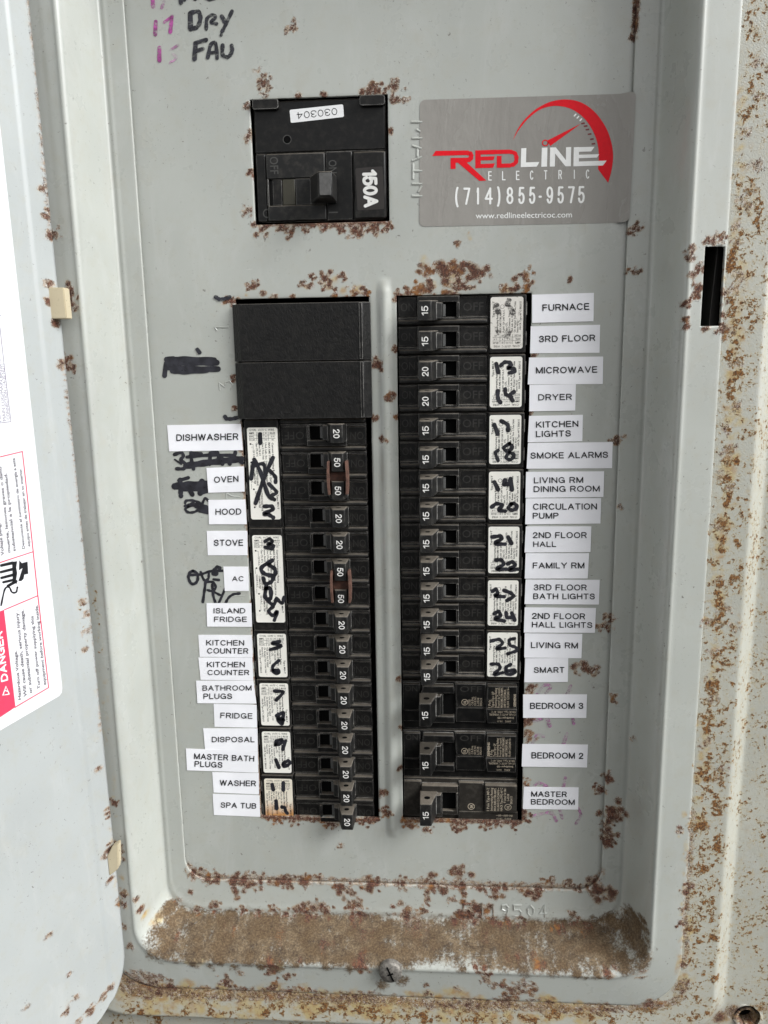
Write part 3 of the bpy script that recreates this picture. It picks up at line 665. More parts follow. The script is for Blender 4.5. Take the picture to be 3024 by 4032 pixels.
# the door
od = lambda x, y: on_door(x, y)
line('K0', [(255, 0), (300, 430), (350, 1000), (400, 1600), (440, 2050)], 6, s=.42, step=7, fn=od)
blob('K0', [(440, 2070, 40, 1.), (365, 1640, 14), (395, 1880, 16), (420, 1835, 12)], 0, .9, od)
blob('K1', [(430, 265, 34, 1.), (480, 600, 40, 1.), (540, 965, 34, 1.05), (430, 430, 14), (420, 400, 12)], 0, .9, od)
line('K1', [(560, 1000), (640, 1650), (690, 2200)], 6, s=.4, step=8, fn=od)
line('K', [(700, 200), (780, 1000), (850, 1600), (890, 2200)], 8, s=.42, step=6, fn=od)
blob('K', [(720, 1040, 26), (750, 1150, 24), (740, 1300, 24), (740, 1450, 14)], 0, .75, od)
line('K', [(660, 900), (760, 1500)], 50, ch=3, s=.5, fn=od)
blob('D', [(910, 430, 40, .9), (920, 740, 44, .9), (930, 990, 40, .95), (880, 800, 26, .7), (415, 1475, 20, .8), (560, 2110, 44, .9), (585, 1800, 16, .6), (650, 1990, 26, .8), (885, 1970, 46, .95), (930, 1910, 22), (765, 2110, 46, 1.),
           (235, 2060, 30, .6), (830, 60, 18), (1010, 1200, 30), (1060, 1900, 30, .8), (990, 2080, 40, .7), (680, 2190, 24, .7)], 0, .85, od)
line('D', [(930, 480), (1000, 1300)], 40, ch=2, s=.5, fn=od)

BL = np.array(BL)
def wear_layer(me, base=(0, 0, 0, 0)):
    n = len(me.vertices); co = np.empty(n * 3); me.vertices.foreach_get('co', co); co = co.reshape(-1, 3) / S
    W = np.zeros((n, 4)) + np.array(base)
    order = np.argsort(co[:, 2]); zz = co[order, 2]
    for x, y, z, r, s, ch in BL:
        ch = int(ch); R_ = r * 1.15
        lo, hi = np.searchsorted(zz, z - R_), np.searchsorted(zz, z + R_)
        if hi <= lo: continue
        idx = order[lo:hi]; idx = idx[(np.abs(co[idx, 0] - x) < R_) & (np.abs(co[idx, 1] - y) < R_ + 9)]
        if len(idx) == 0: continue
        d = np.sqrt((co[idx, 0] - x) ** 2 + (co[idx, 2] - z) ** 2 + (0.3 * (co[idx, 1] - y)) ** 2)
        W[idx, ch] = np.maximum(W[idx, ch], s * (1 - sstep(0.0 * r, 1.15 * r, d)))
    a = me.attributes.new('wear', 'FLOAT_COLOR', 'POINT'); a.data.foreach_set('color', W.astype(np.float32).ravel())

# ================================================================== ENCLOSURE
def contour(p, n_side=440, n_bot=230, n_arc=14, n_top=20):
    b = float(side2bottom(p)); x0, x1, z0, z1 = XL - p, XR + p, ZB - b, ZT + p
    r = 11.5 + 0.35 * min(p, 35)
    pts = []
    pts += [(x0, z1 - r + (z0 + r - z1 + r) * i / n_side) for i in range(n_side)]
    pts += [(x0 + r - r * math.cos(t), z0 + r - r * math.sin(t)) for t in [math.pi / 2 * i / n_arc for i in range(n_arc)]]
    pts += [(x0 + r + (x1 - x0 - 2 * r) * i / n_bot, z0) for i in range(n_bot)]
    pts += [(x1 - r + r * math.sin(t), z0 + r - r * math.cos(t)) for t in [math.pi / 2 * i / n_arc for i in range(n_arc)]]
    pts += [(x1, z0 + r + (z1 - z0 - 2 * r) * i / n_side) for i in range(n_side)]
    pts += [(x1 - r + r * math.cos(t), z1 - r + r * math.sin(t)) for t in [math.pi / 2 * i / n_arc for i in range(n_arc)]]
    pts += [(x1 - r - (x1 - x0 - 2 * r) * i / n_top, z1) for i in range(n_top)]
    pts += [(x0 + r - r * math.sin(t), z1 - r + r * math.cos(t)) for t in [math.pi / 2 * i / n_arc for i in range(n_arc)]]
    return pts

def sweep(name, prof, mat):
    rings = [[(x, y, z) for x, z in contour(p)] for p, y in prof]
    n = len(rings[0]); v = [q for r in rings for q in r]
    f = [(i * n + j, (i + 1) * n + j, (i + 1) * n + (j + 1) % n, i * n + (j + 1) % n) for i in range(len(prof) - 1) for j in range(n)]
    me = mesh_from(name, v, f, mat, True)
    bm = bmesh.new(); bm.from_mesh(me); bmesh.ops.recalc_face_normals(bm, faces=bm.faces)
    # front faces must look towards -y
    s = sum(fc.normal.y * fc.calc_area() for fc in bm.faces)
    if s > 0: bmesh.ops.reverse_faces(bm, faces=bm.faces)
    bm.to_mesh(me); bm.free(); return me

def cut(me, cutter_me):
    """boolean difference, evaluated here and kept as plain mesh data"""
    a = bpy.data.objects.new('tmp', me); b = bpy.data.objects.new('tmp2', cutter_me); COL.objects.link(a); COL.objects.link(b)
    md = a.modifiers.new('cut', 'BOOLEAN'); md.object = b; md.solver = 'EXACT'; md.operation = 'DIFFERENCE'
    dg = bpy.context.evaluated_depsgraph_get(); out = bpy.data.meshes.new_from_object(a.evaluated_get(dg))
    bpy.data.objects.remove(a); bpy.data.objects.remove(b); return out

box = empty('breaker_panel_box', (0, 0, ZB - 82), 'grey steel breaker panel box, rust freckled flange around the cover', 'electrical box')
def in_box(o, root): o.parent = root; o.matrix_parent_inverse = Matrix.Translation(-root.location); return o
P = [(p, float(flange_y(p))) for p in list(np.arange(34.3, 51, 1.0)) + list(np.arange(51, 60.5, 0.6)) + list(np.arange(61, 74, 1.3)) + list(np.arange(74, 98, 3.0))]
P += [(98.5, -14.6), (99.4, -14.0), (100.0, -13.0), (100.2, -10.0), (100.2, 30.0), (100.2, 88.0)]
me = sweep('box_flange', P, PAINT_FLANGE)
# mounting hole in the flange: open the faces round it and close them again with a ring
hc = at(2941, 4005, -14.8)
bm = bmesh.new(); bm.from_mesh(me)
dead = [f for f in bm.faces if f.calc_center_median().y < -0.010 and math.hypot(f.calc_center_median().x / S - hc[0], f.calc_center_median().z / S - hc[2]) < 6.2]
rimv = {v for f in dead for v in f.verts}
bmesh.ops.delete(bm, geom=dead, context='FACES')
edge = [e for e in bm.edges if len(e.link_faces) == 1 and all(v in rimv for v in e.verts)]
nxt = {}
for e in edge:
    for a_, b_ in (e.verts, reversed(e.verts)): nxt.setdefault(a_, []).append(b_)
vsx = [edge[0].verts[0]]; prev = None
while True:
    c_ = [v for v in nxt[vsx[-1]] if v is not prev]
    prev = vsx[-1]
    if c_[0] is vsx[0] or len(vsx) > 400: break
    vsx.append(c_[0])
inn = []; back = []
for v in vsx:
    a = math.atan2(v.co.z / S - hc[2], v.co.x / S - hc[0])
    v.co.x = (hc[0] + 6.6 * math.cos(a)) * S; v.co.z = (hc[2] + 6.6 * math.sin(a)) * S
    inn.append(bm.verts.new(Vector((hc[0] + 4.1 * math.cos(a), -14.5, hc[2] + 4.1 * math.sin(a))) * S))
    back.append(bm.verts.new(Vector((hc[0] + 4.1 * math.cos(a), -9.0, hc[2] + 4.1 * math.sin(a))) * S))
k = len(vsx); nf = []
for i in range(k):
    j = (i + 1) % k
    nf.append(bm.faces.new([vsx[i], vsx[j], inn[j], inn[i]])); nf.append(bm.faces.new([inn[i], inn[j], back[j], back[i]]))
for f in nf:
    f.smooth = True
bm.to_mesh(me); bm.free(); me.update()
wear_layer(me, (0, 0, 0.26, 0.40))
in_box(link('box_flange', me), box)
tub = MB()
tub.box(XL - 38, XR + 38, 80, 86, ZB - 52, ZT + 38).box(XL - 40, XL - 38, -15, 80, ZB - 52, ZT + 38).box(XR + 38, XR + 40, -15, 80, ZB - 52, ZT + 38)
tub.box(XL - 37.9, XR + 37.9, -15, 79.9, ZB - 54, ZB - 52.1).box(XL - 37.9, XR + 37.9, -15, 79.9, ZT + 36, ZT + 38)
tub.box(hc[0] - 5, hc[0] + 5, -8.5, -7, hc[2] - 8, hc[2] + 8)  # black plate that gives the mounting hole its dark inside
in_box(tub.build('box_tub', INNER_SHADE), box)  # inside of the tub coloured near black, its shade painted in

wl = MB(); wl.box(-720, 720, 88.2, 240, -1100, 1300)  # wall out of view, added and sized to keep grazing sun off the door
tag(wl.build('added_wall', simple('pale_stucco', (0.42, 0.38, 0.31), 0.9, 0.08, 0.02)), 'pale stucco wall added out of view behind the breaker box to block sun', 'wall')

# ================================================================== COVER
cover = empty('panel_cover', (0, 0, ZB - 47.5), 'rusty grey steel dead front cover with breaker cutouts and dusty lower ledge', 'panel cover')
prof = [(0.6, -0.75), (0.0, -0.95), (0.0, -2.05), (0.15, -2.32), (0.5, -2.4)] + [(p, float(frame_y(p))) for p in np.concatenate([np.arange(1.3, 7, 0.8), np.arange(7, 21, 0.45), np.arange(21, 34, 0.9)])]
prof += [(34.0, -23.3), (34.6, -23.15), (35.0, -22.95), (35.0, -22.7)]
me = sweep('cover_frame', prof, PAINT)
# latch slot in the right rim: an L-shaped search is not needed, drop the faces and refit a clean rectangle
sx0, sx1, sz0, sz1 = 131.2, 139.3, 112.0, 143.0
bm = bmesh.new(); bm.from_mesh(me)
for co, no in (((sx0, 0, 0), (1, 0, 0)), ((sx1, 0, 0), (1, 0, 0)), ((0, 0, sz0), (0, 0, 1)), ((0, 0, sz1), (0, 0, 1))):
    near = [f for f in bm.faces if f.calc_center_median().x / S > 125 and 105 < f.calc_center_median().z / S < 150]
    g = near + list({e for f in near for e in f.edges}) + list({v for f in near for v in f.verts})
    bmesh.ops.bisect_plane(bm, geom=g, plane_co=Vector(co) * S, plane_no=no, dist=1e-7)
dead = [f for f in bm.faces if sx0 < f.calc_center_median().x / S < sx1 and sz0 < f.calc_center_median().z / S < sz1]
bmesh.ops.delete(bm, geom=dead, context='FACES')
eb = [e for e in bm.edges if len(e.link_faces) == 1 and all(sx0 - .2 < v.co.x / S < sx1 + .2 and sz0 - .2 < v.co.z / S < sz1 + .2 for v in e.verts)]
ex = bmesh.ops.extrude_edge_only(bm, edges=eb)
for g in ex['geom']:
    if isinstance(g, bmesh.types.BMVert): g.co.y += 1.6 * S
    if isinstance(g, bmesh.types.BMFace): g.smooth = False
bm.to_mesh(me); bm.free()
lk = MB(); lk.hexa([(sx0 + 4.5, -20, sz0 - 3), (sx1 + 1.5, -16, sz0 - 3), (sx1 + 1.5, -16, sz1 + 3), (sx0 + 6.5, -20, sz1 + 3), (sx0 + 4.8, -6, sz0 - 3), (sx1 + 1.5, -6, sz0 - 3), (sx1 + 1.5, -6, sz1 + 3), (sx0 + 6.8, -6, sz1 + 3)], 0.3)
in_box(lk.build('latch_strike', simple('dark_steel', (0.05, 0.048, 0.045), 0.5)), cover)
sl = MB()
wear_layer(me, (0, 0, 0.03, 0.06))
in_box(link('cover_frame', me), cover)

# flat plate with the three cutouts and the pressed rib
HOLES = [(-55.8, 3.5, 159.6, 210.7), (-66.5, -6.1, -128.0, 128.0), (6.1, 65.6, -128.0, 128.0)]
xs = set(np.round(np.arange(XL - 6, XR + 6.1, 0.9), 3)) | set(np.round(np.arange(-4.2, 5.6, 0.35), 3))
zs = set(np.round(np.arange(ZB - 6, ZT + 6, 0.95), 3)) | set(np.round(np.arange(126, 142, 0.7), 3)) | set(np.round(np.arange(-142, -126, 0.7), 3))
for h in HOLES: xs |= {h[0], h[1]}; zs |= {h[2], h[3]}
def thin(a, keep):
    a = sorted(a); out = []
    for v in a:
        if out and v - out[-1] < 0.25:
            if v in keep: out[-1] = v
            continue
        out.append(v)
    return out
xs = thin(xs, {h[i] for h in HOLES for i in (0, 1)}); zs = thin(zs, {h[i] for h in HOLES for i in (2, 3)})
def plate_y(x, z):
    e = min(max((136 - z) / 6, 0), 1) * min(max((z + 139) / 6, 0), 1)
    y = -1.5 * e * (0.5 + 0.5 * math.cos(math.pi * min(abs(x - 0.7) / 3.9, 1)))
    y += 0.25 * math.exp(-((x + 55) / 60) ** 2 - ((z - 150) / 80) ** 2) + 0.2 * math.exp(-((x - 70) / 50) ** 2 - ((z + 60) / 90) ** 2)   # oil-canning of the sheet
    for hx0, hx1, hz0, hz1 in HOLES:          # lips roll in a touch
        d = max(hx0 - x, x - hx1, hz0 - z, z - hz1)
        if d < 1.2: y += 0.10 * (1.2 - d) / 1.2
    return y
v = []; f = []; ix = {}
for j, z in enumerate(zs):
    for i, x in enumerate(xs): ix[i, j] = len(v); v.append((x, plate_y(x, z), z))
def inside(x, z): return any(h[0] < x < h[1] and h[2] < z < h[3] for h in HOLES)
for j in range(len(zs) - 1):
    for i in range(len(xs) - 1):
        if not inside((xs[i] + xs[i + 1]) / 2, (zs[j] + zs[j + 1]) / 2): f.append((ix[i, j], ix[i + 1, j], ix[i + 1, j + 1], ix[i, j + 1]))
for h in HOLES:                                # sheet edge round each cutout
    loop = [(i, zs.index(h[2])) for i in range(xs.index(h[0]), xs.index(h[1]))] + [(xs.index(h[1]), j) for j in range(zs.index(h[2]), zs.index(h[3]))]
    loop += [(i, zs.index(h[3])) for i in range(xs.index(h[1]), xs.index(h[0]), -1)] + [(xs.index(h[0]), j) for j in range(zs.index(h[3]), zs.index(h[2]), -1)]
    b0 = len(v)
    for i, j in loop: v.append((xs[i], 1.6, zs[j]))
    n = len(loop)
    for k in range(n): f.append((ix[loop[k]], ix[loop[(k + 1) % n]], b0 + (k + 1) % n, b0 + k))
me = mesh_from('deadfront_plate', v, f, PAINT, False)
me.polygons.foreach_set('use_smooth', [abs(p.normal.y) > 0.3 for p in me.polygons])
wear_layer(me)
in_box(link('deadfront_plate', me), cover)

# cover screw
sc = at(1537, 3835, RIM_Y - 3)
sb = MB()
n = 28
for (r0, r1, y0, y1) in ((5.6, 5.6, RIM_Y + 0.6, RIM_Y - 2.2), (5.6, 4.9, RIM_Y - 2.2, RIM_Y - 2.9), (4.9, 2.5, RIM_Y - 2.9, RIM_Y - 3.4), (2.5, 0.01, RIM_Y - 3.4, RIM_Y - 3.5)):
    for i in range(n):
        a, b = 2 * math.pi * i / n, 2 * math.pi * (i + 1) / n
        q = [(r0, a, y0), (r0, b, y0), (r1, b, y1), (r1, a, y1)]
        fc = sb.bm.faces.new([sb.bm.verts.new(Vector((sc[0] + r * math.cos(t), y, sc[2] + r * math.sin(t))) * S) for r, t, y in q]); fc.smooth = True
bmesh.ops.remove_doubles(sb.bm, verts=sb.bm.verts, dist=1e-6)
bmesh.ops.recalc_face_normals(sb.bm, faces=sb.bm.faces)
scr = in_box(sb.build('screw', STEEL), cover)
sl = MB()
ca, sa = math.cos(math.radians(112)), math.sin(math.radians(112))
for w, l, a in ((0.8, 4.0, 112), (0.8, 1.5, 22)):
    c_, s_ = math.cos(math.radians(a)), math.sin(math.radians(a))
    pts = [(sc[0] + c_ * u - s_ * q, sc[2] + s_ * u + c_ * q) for u, q in ((-l, -w / 2), (l, -w / 2), (l, w / 2), (-l, w / 2))]
    sl.prism(pts, RIM_Y - 3.56 - 0.01 * l, RIM_Y - 2.8)
o = sl.build('screw_slot_shade', INNER_SHADE, scr)  # black bars on the head paint the shade in its slot

# pressed lettering and stamped numbers: raised strokes of the same painted sheet
def emboss(name, items, Y, w, h=0.35, mat=None):
    """rounded raised strokes on the sheet"""
    v = []; f = []
    for z, pts in items:
        for a, b in zip(pts[:-1], pts[1:]):
            A_, B_ = at(*zp(z, *a), Y), at(*zp(z, *b), Y); d = (B_ - A_); L_ = np.linalg.norm(d) + 1e-9; d = d / L_
            nn = np.array([-d[2], 0, d[0]]); A_ = A_ - d * w * 0.3; B_ = B_ + d * w * 0.3; k = len(v)
            for Pp in (A_, B_):
                for t in (-1, -0.5, 0, 0.5, 1):
                    v.append(Pp + nn * (t * w / 2) + np.array([0, -h * (1 - t * t) + 0.02, 0]))
            f += [(k + i, k + i + 1, k + 6 + i, k + 5 + i) for i in range(4)]
    me = mesh_from(name, v, f, mat or PAINT, True); wear_layer(me)
    return in_box(link(name, me), cover)
MX = 'M'
emboss('raised_lettering', [(MX, [(1500, 375), (1575, 375)]), (MX, [(1540, 440), (1560, 450)]), (MX, [(1505, 508), (1575, 508)]), (MX, [(1505, 570), (1570, 590)]), (MX, [(1540, 600), (1540, 650)]), (MX, [(1505, 690), (1575, 660)]),
       (MX, [(1505, 720), (1505, 835)]), (MX, [(1505, 775), (1575, 775)]), (MX, [(1505, 880), (1575, 880)]), (MX, [(1505, 980), (1575, 980)]), (MX, [(1550, 940), (1575, 900)])], 0, 1.2, 0.32)
def seg_digit(ch, x, y, w, h):
    D = {'5': [[(1, 0), (0, 0), (0, .45), (.7, .42), (1, .65), (.8, 1), (0, .95)]], '1': [[(.5, 0), (.5, 1)], [(.3, .2), (.5, 0)]], '9': [[(1, .3), (.6, .55), (.1, .4), (.2, .05), (.7, 0), (1, .25), (.9, .7), (.6, 1)]],
         '0': [[(.5, 0), (.1, .3), (.1, .7), (.5, 1), (.9, .7), (.9, .3), (.5, 0)]], '4': [[(.7, 1), (.7, 0), (0, .7), (1, .7)]]}
    return [[(x + a * w, y + b * h) for a, b in s] for s in D[ch]]
it = []
for ch, x in zip('5119504', (705, 805, 875, 950, 1035, 1120, 1200)):
    for s_ in seg_digit(ch, x, 430 + (x - 700) * 0.02, 48, 72): it.append(('B', s_))
emboss('stamped_number', it, -2.56, 0.95, 0.6)
emboss('stamped_pole_number', [('H', [(980, 745), (1190, 748)]), ('H', [(978, 750), (1005, 795)]), ('H', [(1040, 1610), (1050, 1720)]), ('H', [(1040, 1610), (1130, 1680), (1140, 1600), (1200, 1580), (1250, 1640), (1220, 1710)]),
       ('G', [(1150, 1190), (1155, 1285)]), ('G', [(1170, 1200), (1240, 1240), (1360, 1250)]), ('N', [(920, 715), (1120, 700)])], 0, 0.5, 0.2)

# marker writing on the plate
def writing(name, mat, strokes, label=None, Y=-0.10, parent=cover, yfn=None):
    d = Draw()
    for z, w, pts in strokes: d.stroke(pts, w, plane_px(z, Y))
    o = link(name, d.mesh(name, mat)); in_box(o, parent)
    if label: o['label'] = label
    return o
writing('marker_writing', INK_WORN, [('T', 34, [(437, 90), (440, 185)]), ('T', 30, [(440, 82), (490, 75), (502, 120), (485, 170), (445, 185)]), ('T', 24, [(540, 185), (545, 120), (580, 95), (600, 112), (570, 140), (606, 152)]),
        ('T', 28, [(640, 105), (662, 142)]), ('T', 25, [(705, 72), (668, 150), (642, 202)]), ('T', 20, [(638, 218), (636, 226)])], 'black handwritten word DRY')
writing('marker_writing', INK_WORN, [('T', 30, [(472, 280), (465, 378)]), ('T', 27, [(470, 275), (540, 255)]), ('T', 26, [(475, 328), (518, 312)]), ('T', 26, [(550, 368), (570, 285), (600, 280), (610, 372)]), ('T', 22, [(560, 338), (605, 335)]),
        ('T', 27, [(645, 290), (645, 350), (680, 364), (705, 330), (703, 292)])], 'black handwritten letters FAU')
writing('marker_writing', INK_WORN, [('T', 26, [(372, -30), (378, 20)]), ('T', 22, [(410, -20), (400, 0)]), ('T', 22, [(440, -30), (470, -4)]), ('T', 22, [(520, -20), (560, -2), (600, -14)])], 'lower edge of a handwritten word cut by the photo')
writing('marker_writing', PURPLE, [('T', 26, [(195, -20), (200, 42)]), ('T', 25, [(217, 138), (213, 222)]), ('T', 20, [(272, 142), (318, 108)]), ('T', 25, [(320, 105), (310, 205)]), ('T', 26, [(240, 305), (240, 390)])], 'purple handwritten numbers')
writing('marker_writing', PURPLE_FAINT, [('T', 22, [(270, 10), (255, 50)]), ('T', 18, [(310, 320), (360, 288)]), ('T', 18, [(325, 345), (350, 368), (308, 402)])], 'faint purple digits')
writing('marker_writing', INK_WORN, [('H', 66, [(985, 275), (1040, 308), (1100, 308), (1200, 276)])], 'short black marker dash above the filler plates')
writing('marker_writing', INK_WORN, [('H', 66, [(1130, 2135), (1150, 2165), (1230, 2170), (1320, 2150)])], 'short black marker dash below the filler plates')
writing('marker_writing', INK, [('H', 62, [(700, 1090), (735, 1138)])], 'black marker dot')
writing('marker_writing', INK, [('H', 90, [(225, 1245), (500, 1240), (960, 1255)]), ('H', 95, [(225, 1310), (600, 1300), (1000, 1295)]), ('H', 90, [(240, 1370), (600, 1390), (1020, 1395)]), ('H', 80, [(310, 1425), (500, 1440), (850, 1415)]), ('H', 72, [(208, 1330), (190, 1500)]), ('H', 70, [(280, 1230), (330, 1230)])],
        'word blacked out with marker strokes')
writing('marker_writing', INK, [('G', 105, [(530, 765), (800, 725), (1100, 690), (1380, 660)]), ('G', 55, [(540, 630), (900, 600), (1270, 605)]), ('G', 58, [(345, 590), (450, 562), (480, 620), (440, 680), (520, 740), (490, 808), (380, 812)]),
        ('G', 30, [(350, 670), (450, 740)]), ('G', 58, [(600, 560), (612, 700), (640, 815)]), ('G', 56, [(600, 570), (760, 580)]), ('G', 60, [(900, 570), (890, 740)]), ('G', 56, [(920, 560), (1010, 558), (1022, 660), (900, 730)]), ('G', 62, [(1080, 640), (1090, 740)]),
        ('G', 62, [(1180, 700), (1205, 738)]), ('G', 60, [(1290, 555), (1290, 640), (1400, 720)])], 'writing crossed out with marker under the dishwasher label')
writing('marker_writing', INK, [('G', 110, [(350, 1085), (560, 1060), (860, 1050)]), ('G', 100, [(480, 1120), (860, 1110)]), ('G', 74, [(430, 985), (440, 1180), (445, 1238)]), ('G', 54, [(410, 995), (560, 952)]), ('G', 72, [(570, 1130), (622, 1215)]), ('G', 94, [(770, 1010), (770, 1080), (745, 1190)]), ('G', 70, [(745, 1190), (850, 1155)])],
        'writing crossed out with marker beside the oven label')
writing('marker_writing', INK, [('G', 42, [(510, 1345), (525, 1310), (640, 1308), (760, 1360), (870, 1480)]), ('G', 42, [(505, 1392), (560, 1375), (640, 1340)]), ('G', 42, [(560, 1400), (512, 1440), (560, 1490), (660, 1482), (720, 1430), (650, 1385), (560, 1400)]), ('G', 100, [(690, 1385), (840, 1430)]),
        ('G', 42, [(770, 1370), (820, 1272), (870, 1310)]), ('G', 62, [(740, 1465), (870, 1490)])], 'looped marker scribble beside the hood label')
writing('marker_writing', INK, [('N', 52, [(250, 290), (200, 320), (180, 400), (220, 495), (290, 500), (335, 430), (320, 330), (260, 290)]), ('N', 46, [(210, 357), (380, 347), (560, 292), (770, 285)]), ('N', 46, [(385, 310), (440, 440), (510, 420), (520, 340)]), ('N', 62, [(600, 285), (660, 225), (705, 240)]),
        ('N', 90, [(605, 330), (640, 332)]), ('N', 45, [(600, 430), (690, 442)]), ('N', 50, [(465, 470), (450, 600), (420, 808)]), ('N', 46, [(470, 470), (590, 480), (635, 560), (590, 630)]), ('N', 42, [(500, 610), (600, 640), (705, 692)]),
        ('N', 46, [(578, 520), (590, 680), (632, 830)]), ('N', 42, [(800, 570), (685, 835)]), ('N', 46, [(1035, 665), (930, 682), (850, 740), (795, 840)])], 'marker scribble and letters beside the AC label')
writing('marker_writing', PURPLE_FAINT, [('Q6', 14, [(660, 590), (690, 548), (722, 552), (700, 580)]), ('Q6', 16, [(806, 550), (790, 590)]), ('Q6', 16, [(650, 702), (682, 692)]), ('Q6', 18, [(706, 690), (716, 722)]), ('Q6', 14, [(815, 688), (820, 712)])], 'smudged purple writing around the bedroom 3 label')
writing('marker_writing', PURPLE_FAINT, [('Q6', 14, [(640, 802), (662, 760), (690, 768)]), ('Q6', 16, [(790, 758), (774, 804)]), ('Q6', 14, [(650, 980), (668, 968), (705, 985), (682, 992)]), ('Q6', 14, [(784, 946), (774, 990)])], 'smudged purple writing below the bedroom 2 label')
writing('marker_writing', PURPLE_FAINT, [('Q6', 16, [(650, 1110), (720, 1098), (745, 1132)]), ('Q6', 14, [(758, 1080), (770, 1120)]), ('Q6', 14, [(838, 1078), (850, 1108), (830, 1145)])], 'smudged purple writing below the master bedroom label')

# ================================================================== BREAKERS
def T2(d, t, u0, v0, u1, v1, h, Y, **k):       # lettering in a breaker's own plane: baseline, cap height
    U = np.array([u1 - u0, v1 - v0], float); N_ = np.array([-U[1], U[0]]) / np.linalg.norm(U) * h
    d.text(t, lambda a, b: (u0 + U[0] * a + N_[0] * b, Y, v0 + U[1] * a + N_[1] * b), **k)

def pole(mb, v0, last=False):
    """one 12.95 mm pole of a twin or quad housing, local coordinates (u right, v down from the top)"""
    mb.box(0.1, 57.0, 3.2, 60, v0 - 12.85, v0 - 0.1, 0.3)
    mb.box(0.3, 8.7, 2.3, 3.4, v0 - 9.1, v0 - 0.8, 0.35)                    # ON pad
    mb.box(27.9, 39.8, 2.3, 3.4, v0 - 9.3, v0 - 0.8, 0.35)                  # OFF pad
    mb.box(0.15, 40.2, 0.7, 3.4, v0 - 12.8, v0 - 10.5, 0.85)                 # ridge
    mb.box(0.15, 40.2, 1.7, 3.4, v0 - 10.45, v0 - 9.4, 0.25)
    mb.box(9.0, 27.6, 0.0, 3.4, v0 - 3.0, v0 - 0.3, 0.35)                   # housing round the window
    mb.box(9.0, 18.2, 0.3, 3.4, v0 - 10.0, v0 - 3.05, 0.2)
    mb.box(26.3, 27.6, 0.0, 3.4, v0 - 9.6, v0 - 3.05, 0.25)
    mb.box(18.2, 26.25, 0.9, 3.4, v0 - 10.2, v0 - 9.45, 0.2)

def handle_mb(big=False, dusty=True):
    """toggle of one pole, local to the pole's top edge; material 1 = painted dark of the bores"""
    mb = MB()
    u0, u1, va, vb, yf, ub = (9.6, 15.3, -2.7, -11.3, -10.2, 18.4) if not big else (8.6, 14.2, -5.0, -16.9, -12.0, 17.4)
    drop = 0.5 if not big else 0.0
    mb.hexa([(u0, yf, vb), (u1, yf, vb), (u1, yf, va), (u0, yf, va), (u0 - 0.3, 0.6, vb + drop), (ub, 0.6, vb + drop), (ub, 0.6, va + drop), (u0 - 0.3, 0.6, va + drop)], 0.45, 0)
    # step beside the toggle
    mb.hexa([(u1 - .5, -3.6, vb + 1.2), (ub + 1.4, -2.4, vb + 1.2), (ub + 1.4, -2.4, va - 0.6), (u1 - .5, -3.6, va - 0.6),
             (u1 - .5, 1.0, vb + 1.2), (ub + 2.0, 1.0, vb + 1.2), (ub + 2.0, 1.0, va - 0.6), (u1 - .5, 1.0, va - 0.6)], 0.25, 0)
    # flat black discs paint the dark of the bores at both toggle ends, following the sloped faces
    n = Vector((0, -0.6 - yf if False else drop, 0))
    for vv, sgn in ((va, 1), (vb, -1)):
        cy = yf * 0.52; k = (yf - cy) / (yf - 0.6)
        cz = vv + drop * k + 0.06 * sgn
        dy = Vector((0, 1, drop / (0.6 - yf)))
        mb.disc(((u0 + ub * .42 + u1 * .58) / 2, cy, cz), (1, 0, 0), dy, 1.25 if not big else 1.5, 1, 18, 1.15 if not big else 1.4)
    return mb

GAP = [('tandem', 2), ('quad', 4)]
PITCH = 12.95
M_HANDLE = handle_mb().mesh('handle', [BLACK_HANDLE, INNER_SHADE])
M_HANDLE_BIG = handle_mb(True).mesh('handle', [BLACK_CLEAN, INNER_SHADE])
def number_mesh(t, big=False):
    d = Draw()
    if not big: d.line(t, lambda a, b: (13.9 - 2.9 * b, -10.26, -9.1 + 4.1 * a), 0.15, 0.26)
    else: d.line(t, lambda a, b: (12.9 - 2.9 * b, -12.06, -13.2 + 4.2 * a), 0.14, 0.26)
    return d.mesh('rating_number', WHITE_PRINT)
NUM = {t: number_mesh(t) for t in ('15', '20', '50')}
NUM15B = number_mesh('15', True)

def housing(npole, mat):
    mb = MB()
    for k in range(npole): pole(mb, -k * PITCH)
    H = npole * PITCH
    mb.box(40.9, 57.1, 0.5, 3.4, -H + 0.25, -0.3, 0.55)                     # label block
    for k in range(npole):
        mb.box(55.6, 57.4, 0.8, 3.6, -k * PITCH - 9.2, -k * PITCH - 3.4, 0.2)
    return mb.mesh('housing', mat)
def window_bits(npole):
    mb = MB()
    for k in range(npole):
        v = -k * PITCH
        mb.box(18.3, 26.2, 2.6, 3.15, v - 9.4, v - 3.1)
    return mb.mesh('switch_window', INNER_SHADE)  # near-black floor paints the shade inside each window
def sliver(npole):
    mb = MB()
    for k in range(npole): mb.box(19.9, 21.4, 0.7, 2.5, -k * PITCH - 9.2, -k * PITCH - 3.9, 0.15)
    return mb.mesh('trip_bar', GREY_PLASTIC)
def onoff(npole):
    d = Draw()
    for k in range(npole):
        v = -k * PITCH
        T2(d, 'OFF', 29.2, v - 6.9, 38.3, v - 6.9, 3.6, 2.26, res=2)
        T2(d, 'ON', 1.4, v - 6.6, 7.6, v - 6.6, 3.6, 2.26, res=2)
    return d.mesh('raised_lettering', LETTER_DARK)
def label_sheet(npole, mat, name='rating_label'):
    mb = MB(); H = npole * PITCH
    bot = -H + (2.2 if npole == 2 else 3.8)
    mb.prism(rrect(41.3, 55.6, bot, -1.3 if npole == 2 else -4.5, 1.0), 0.36, 0.52)
    return mb.mesh(name, mat)
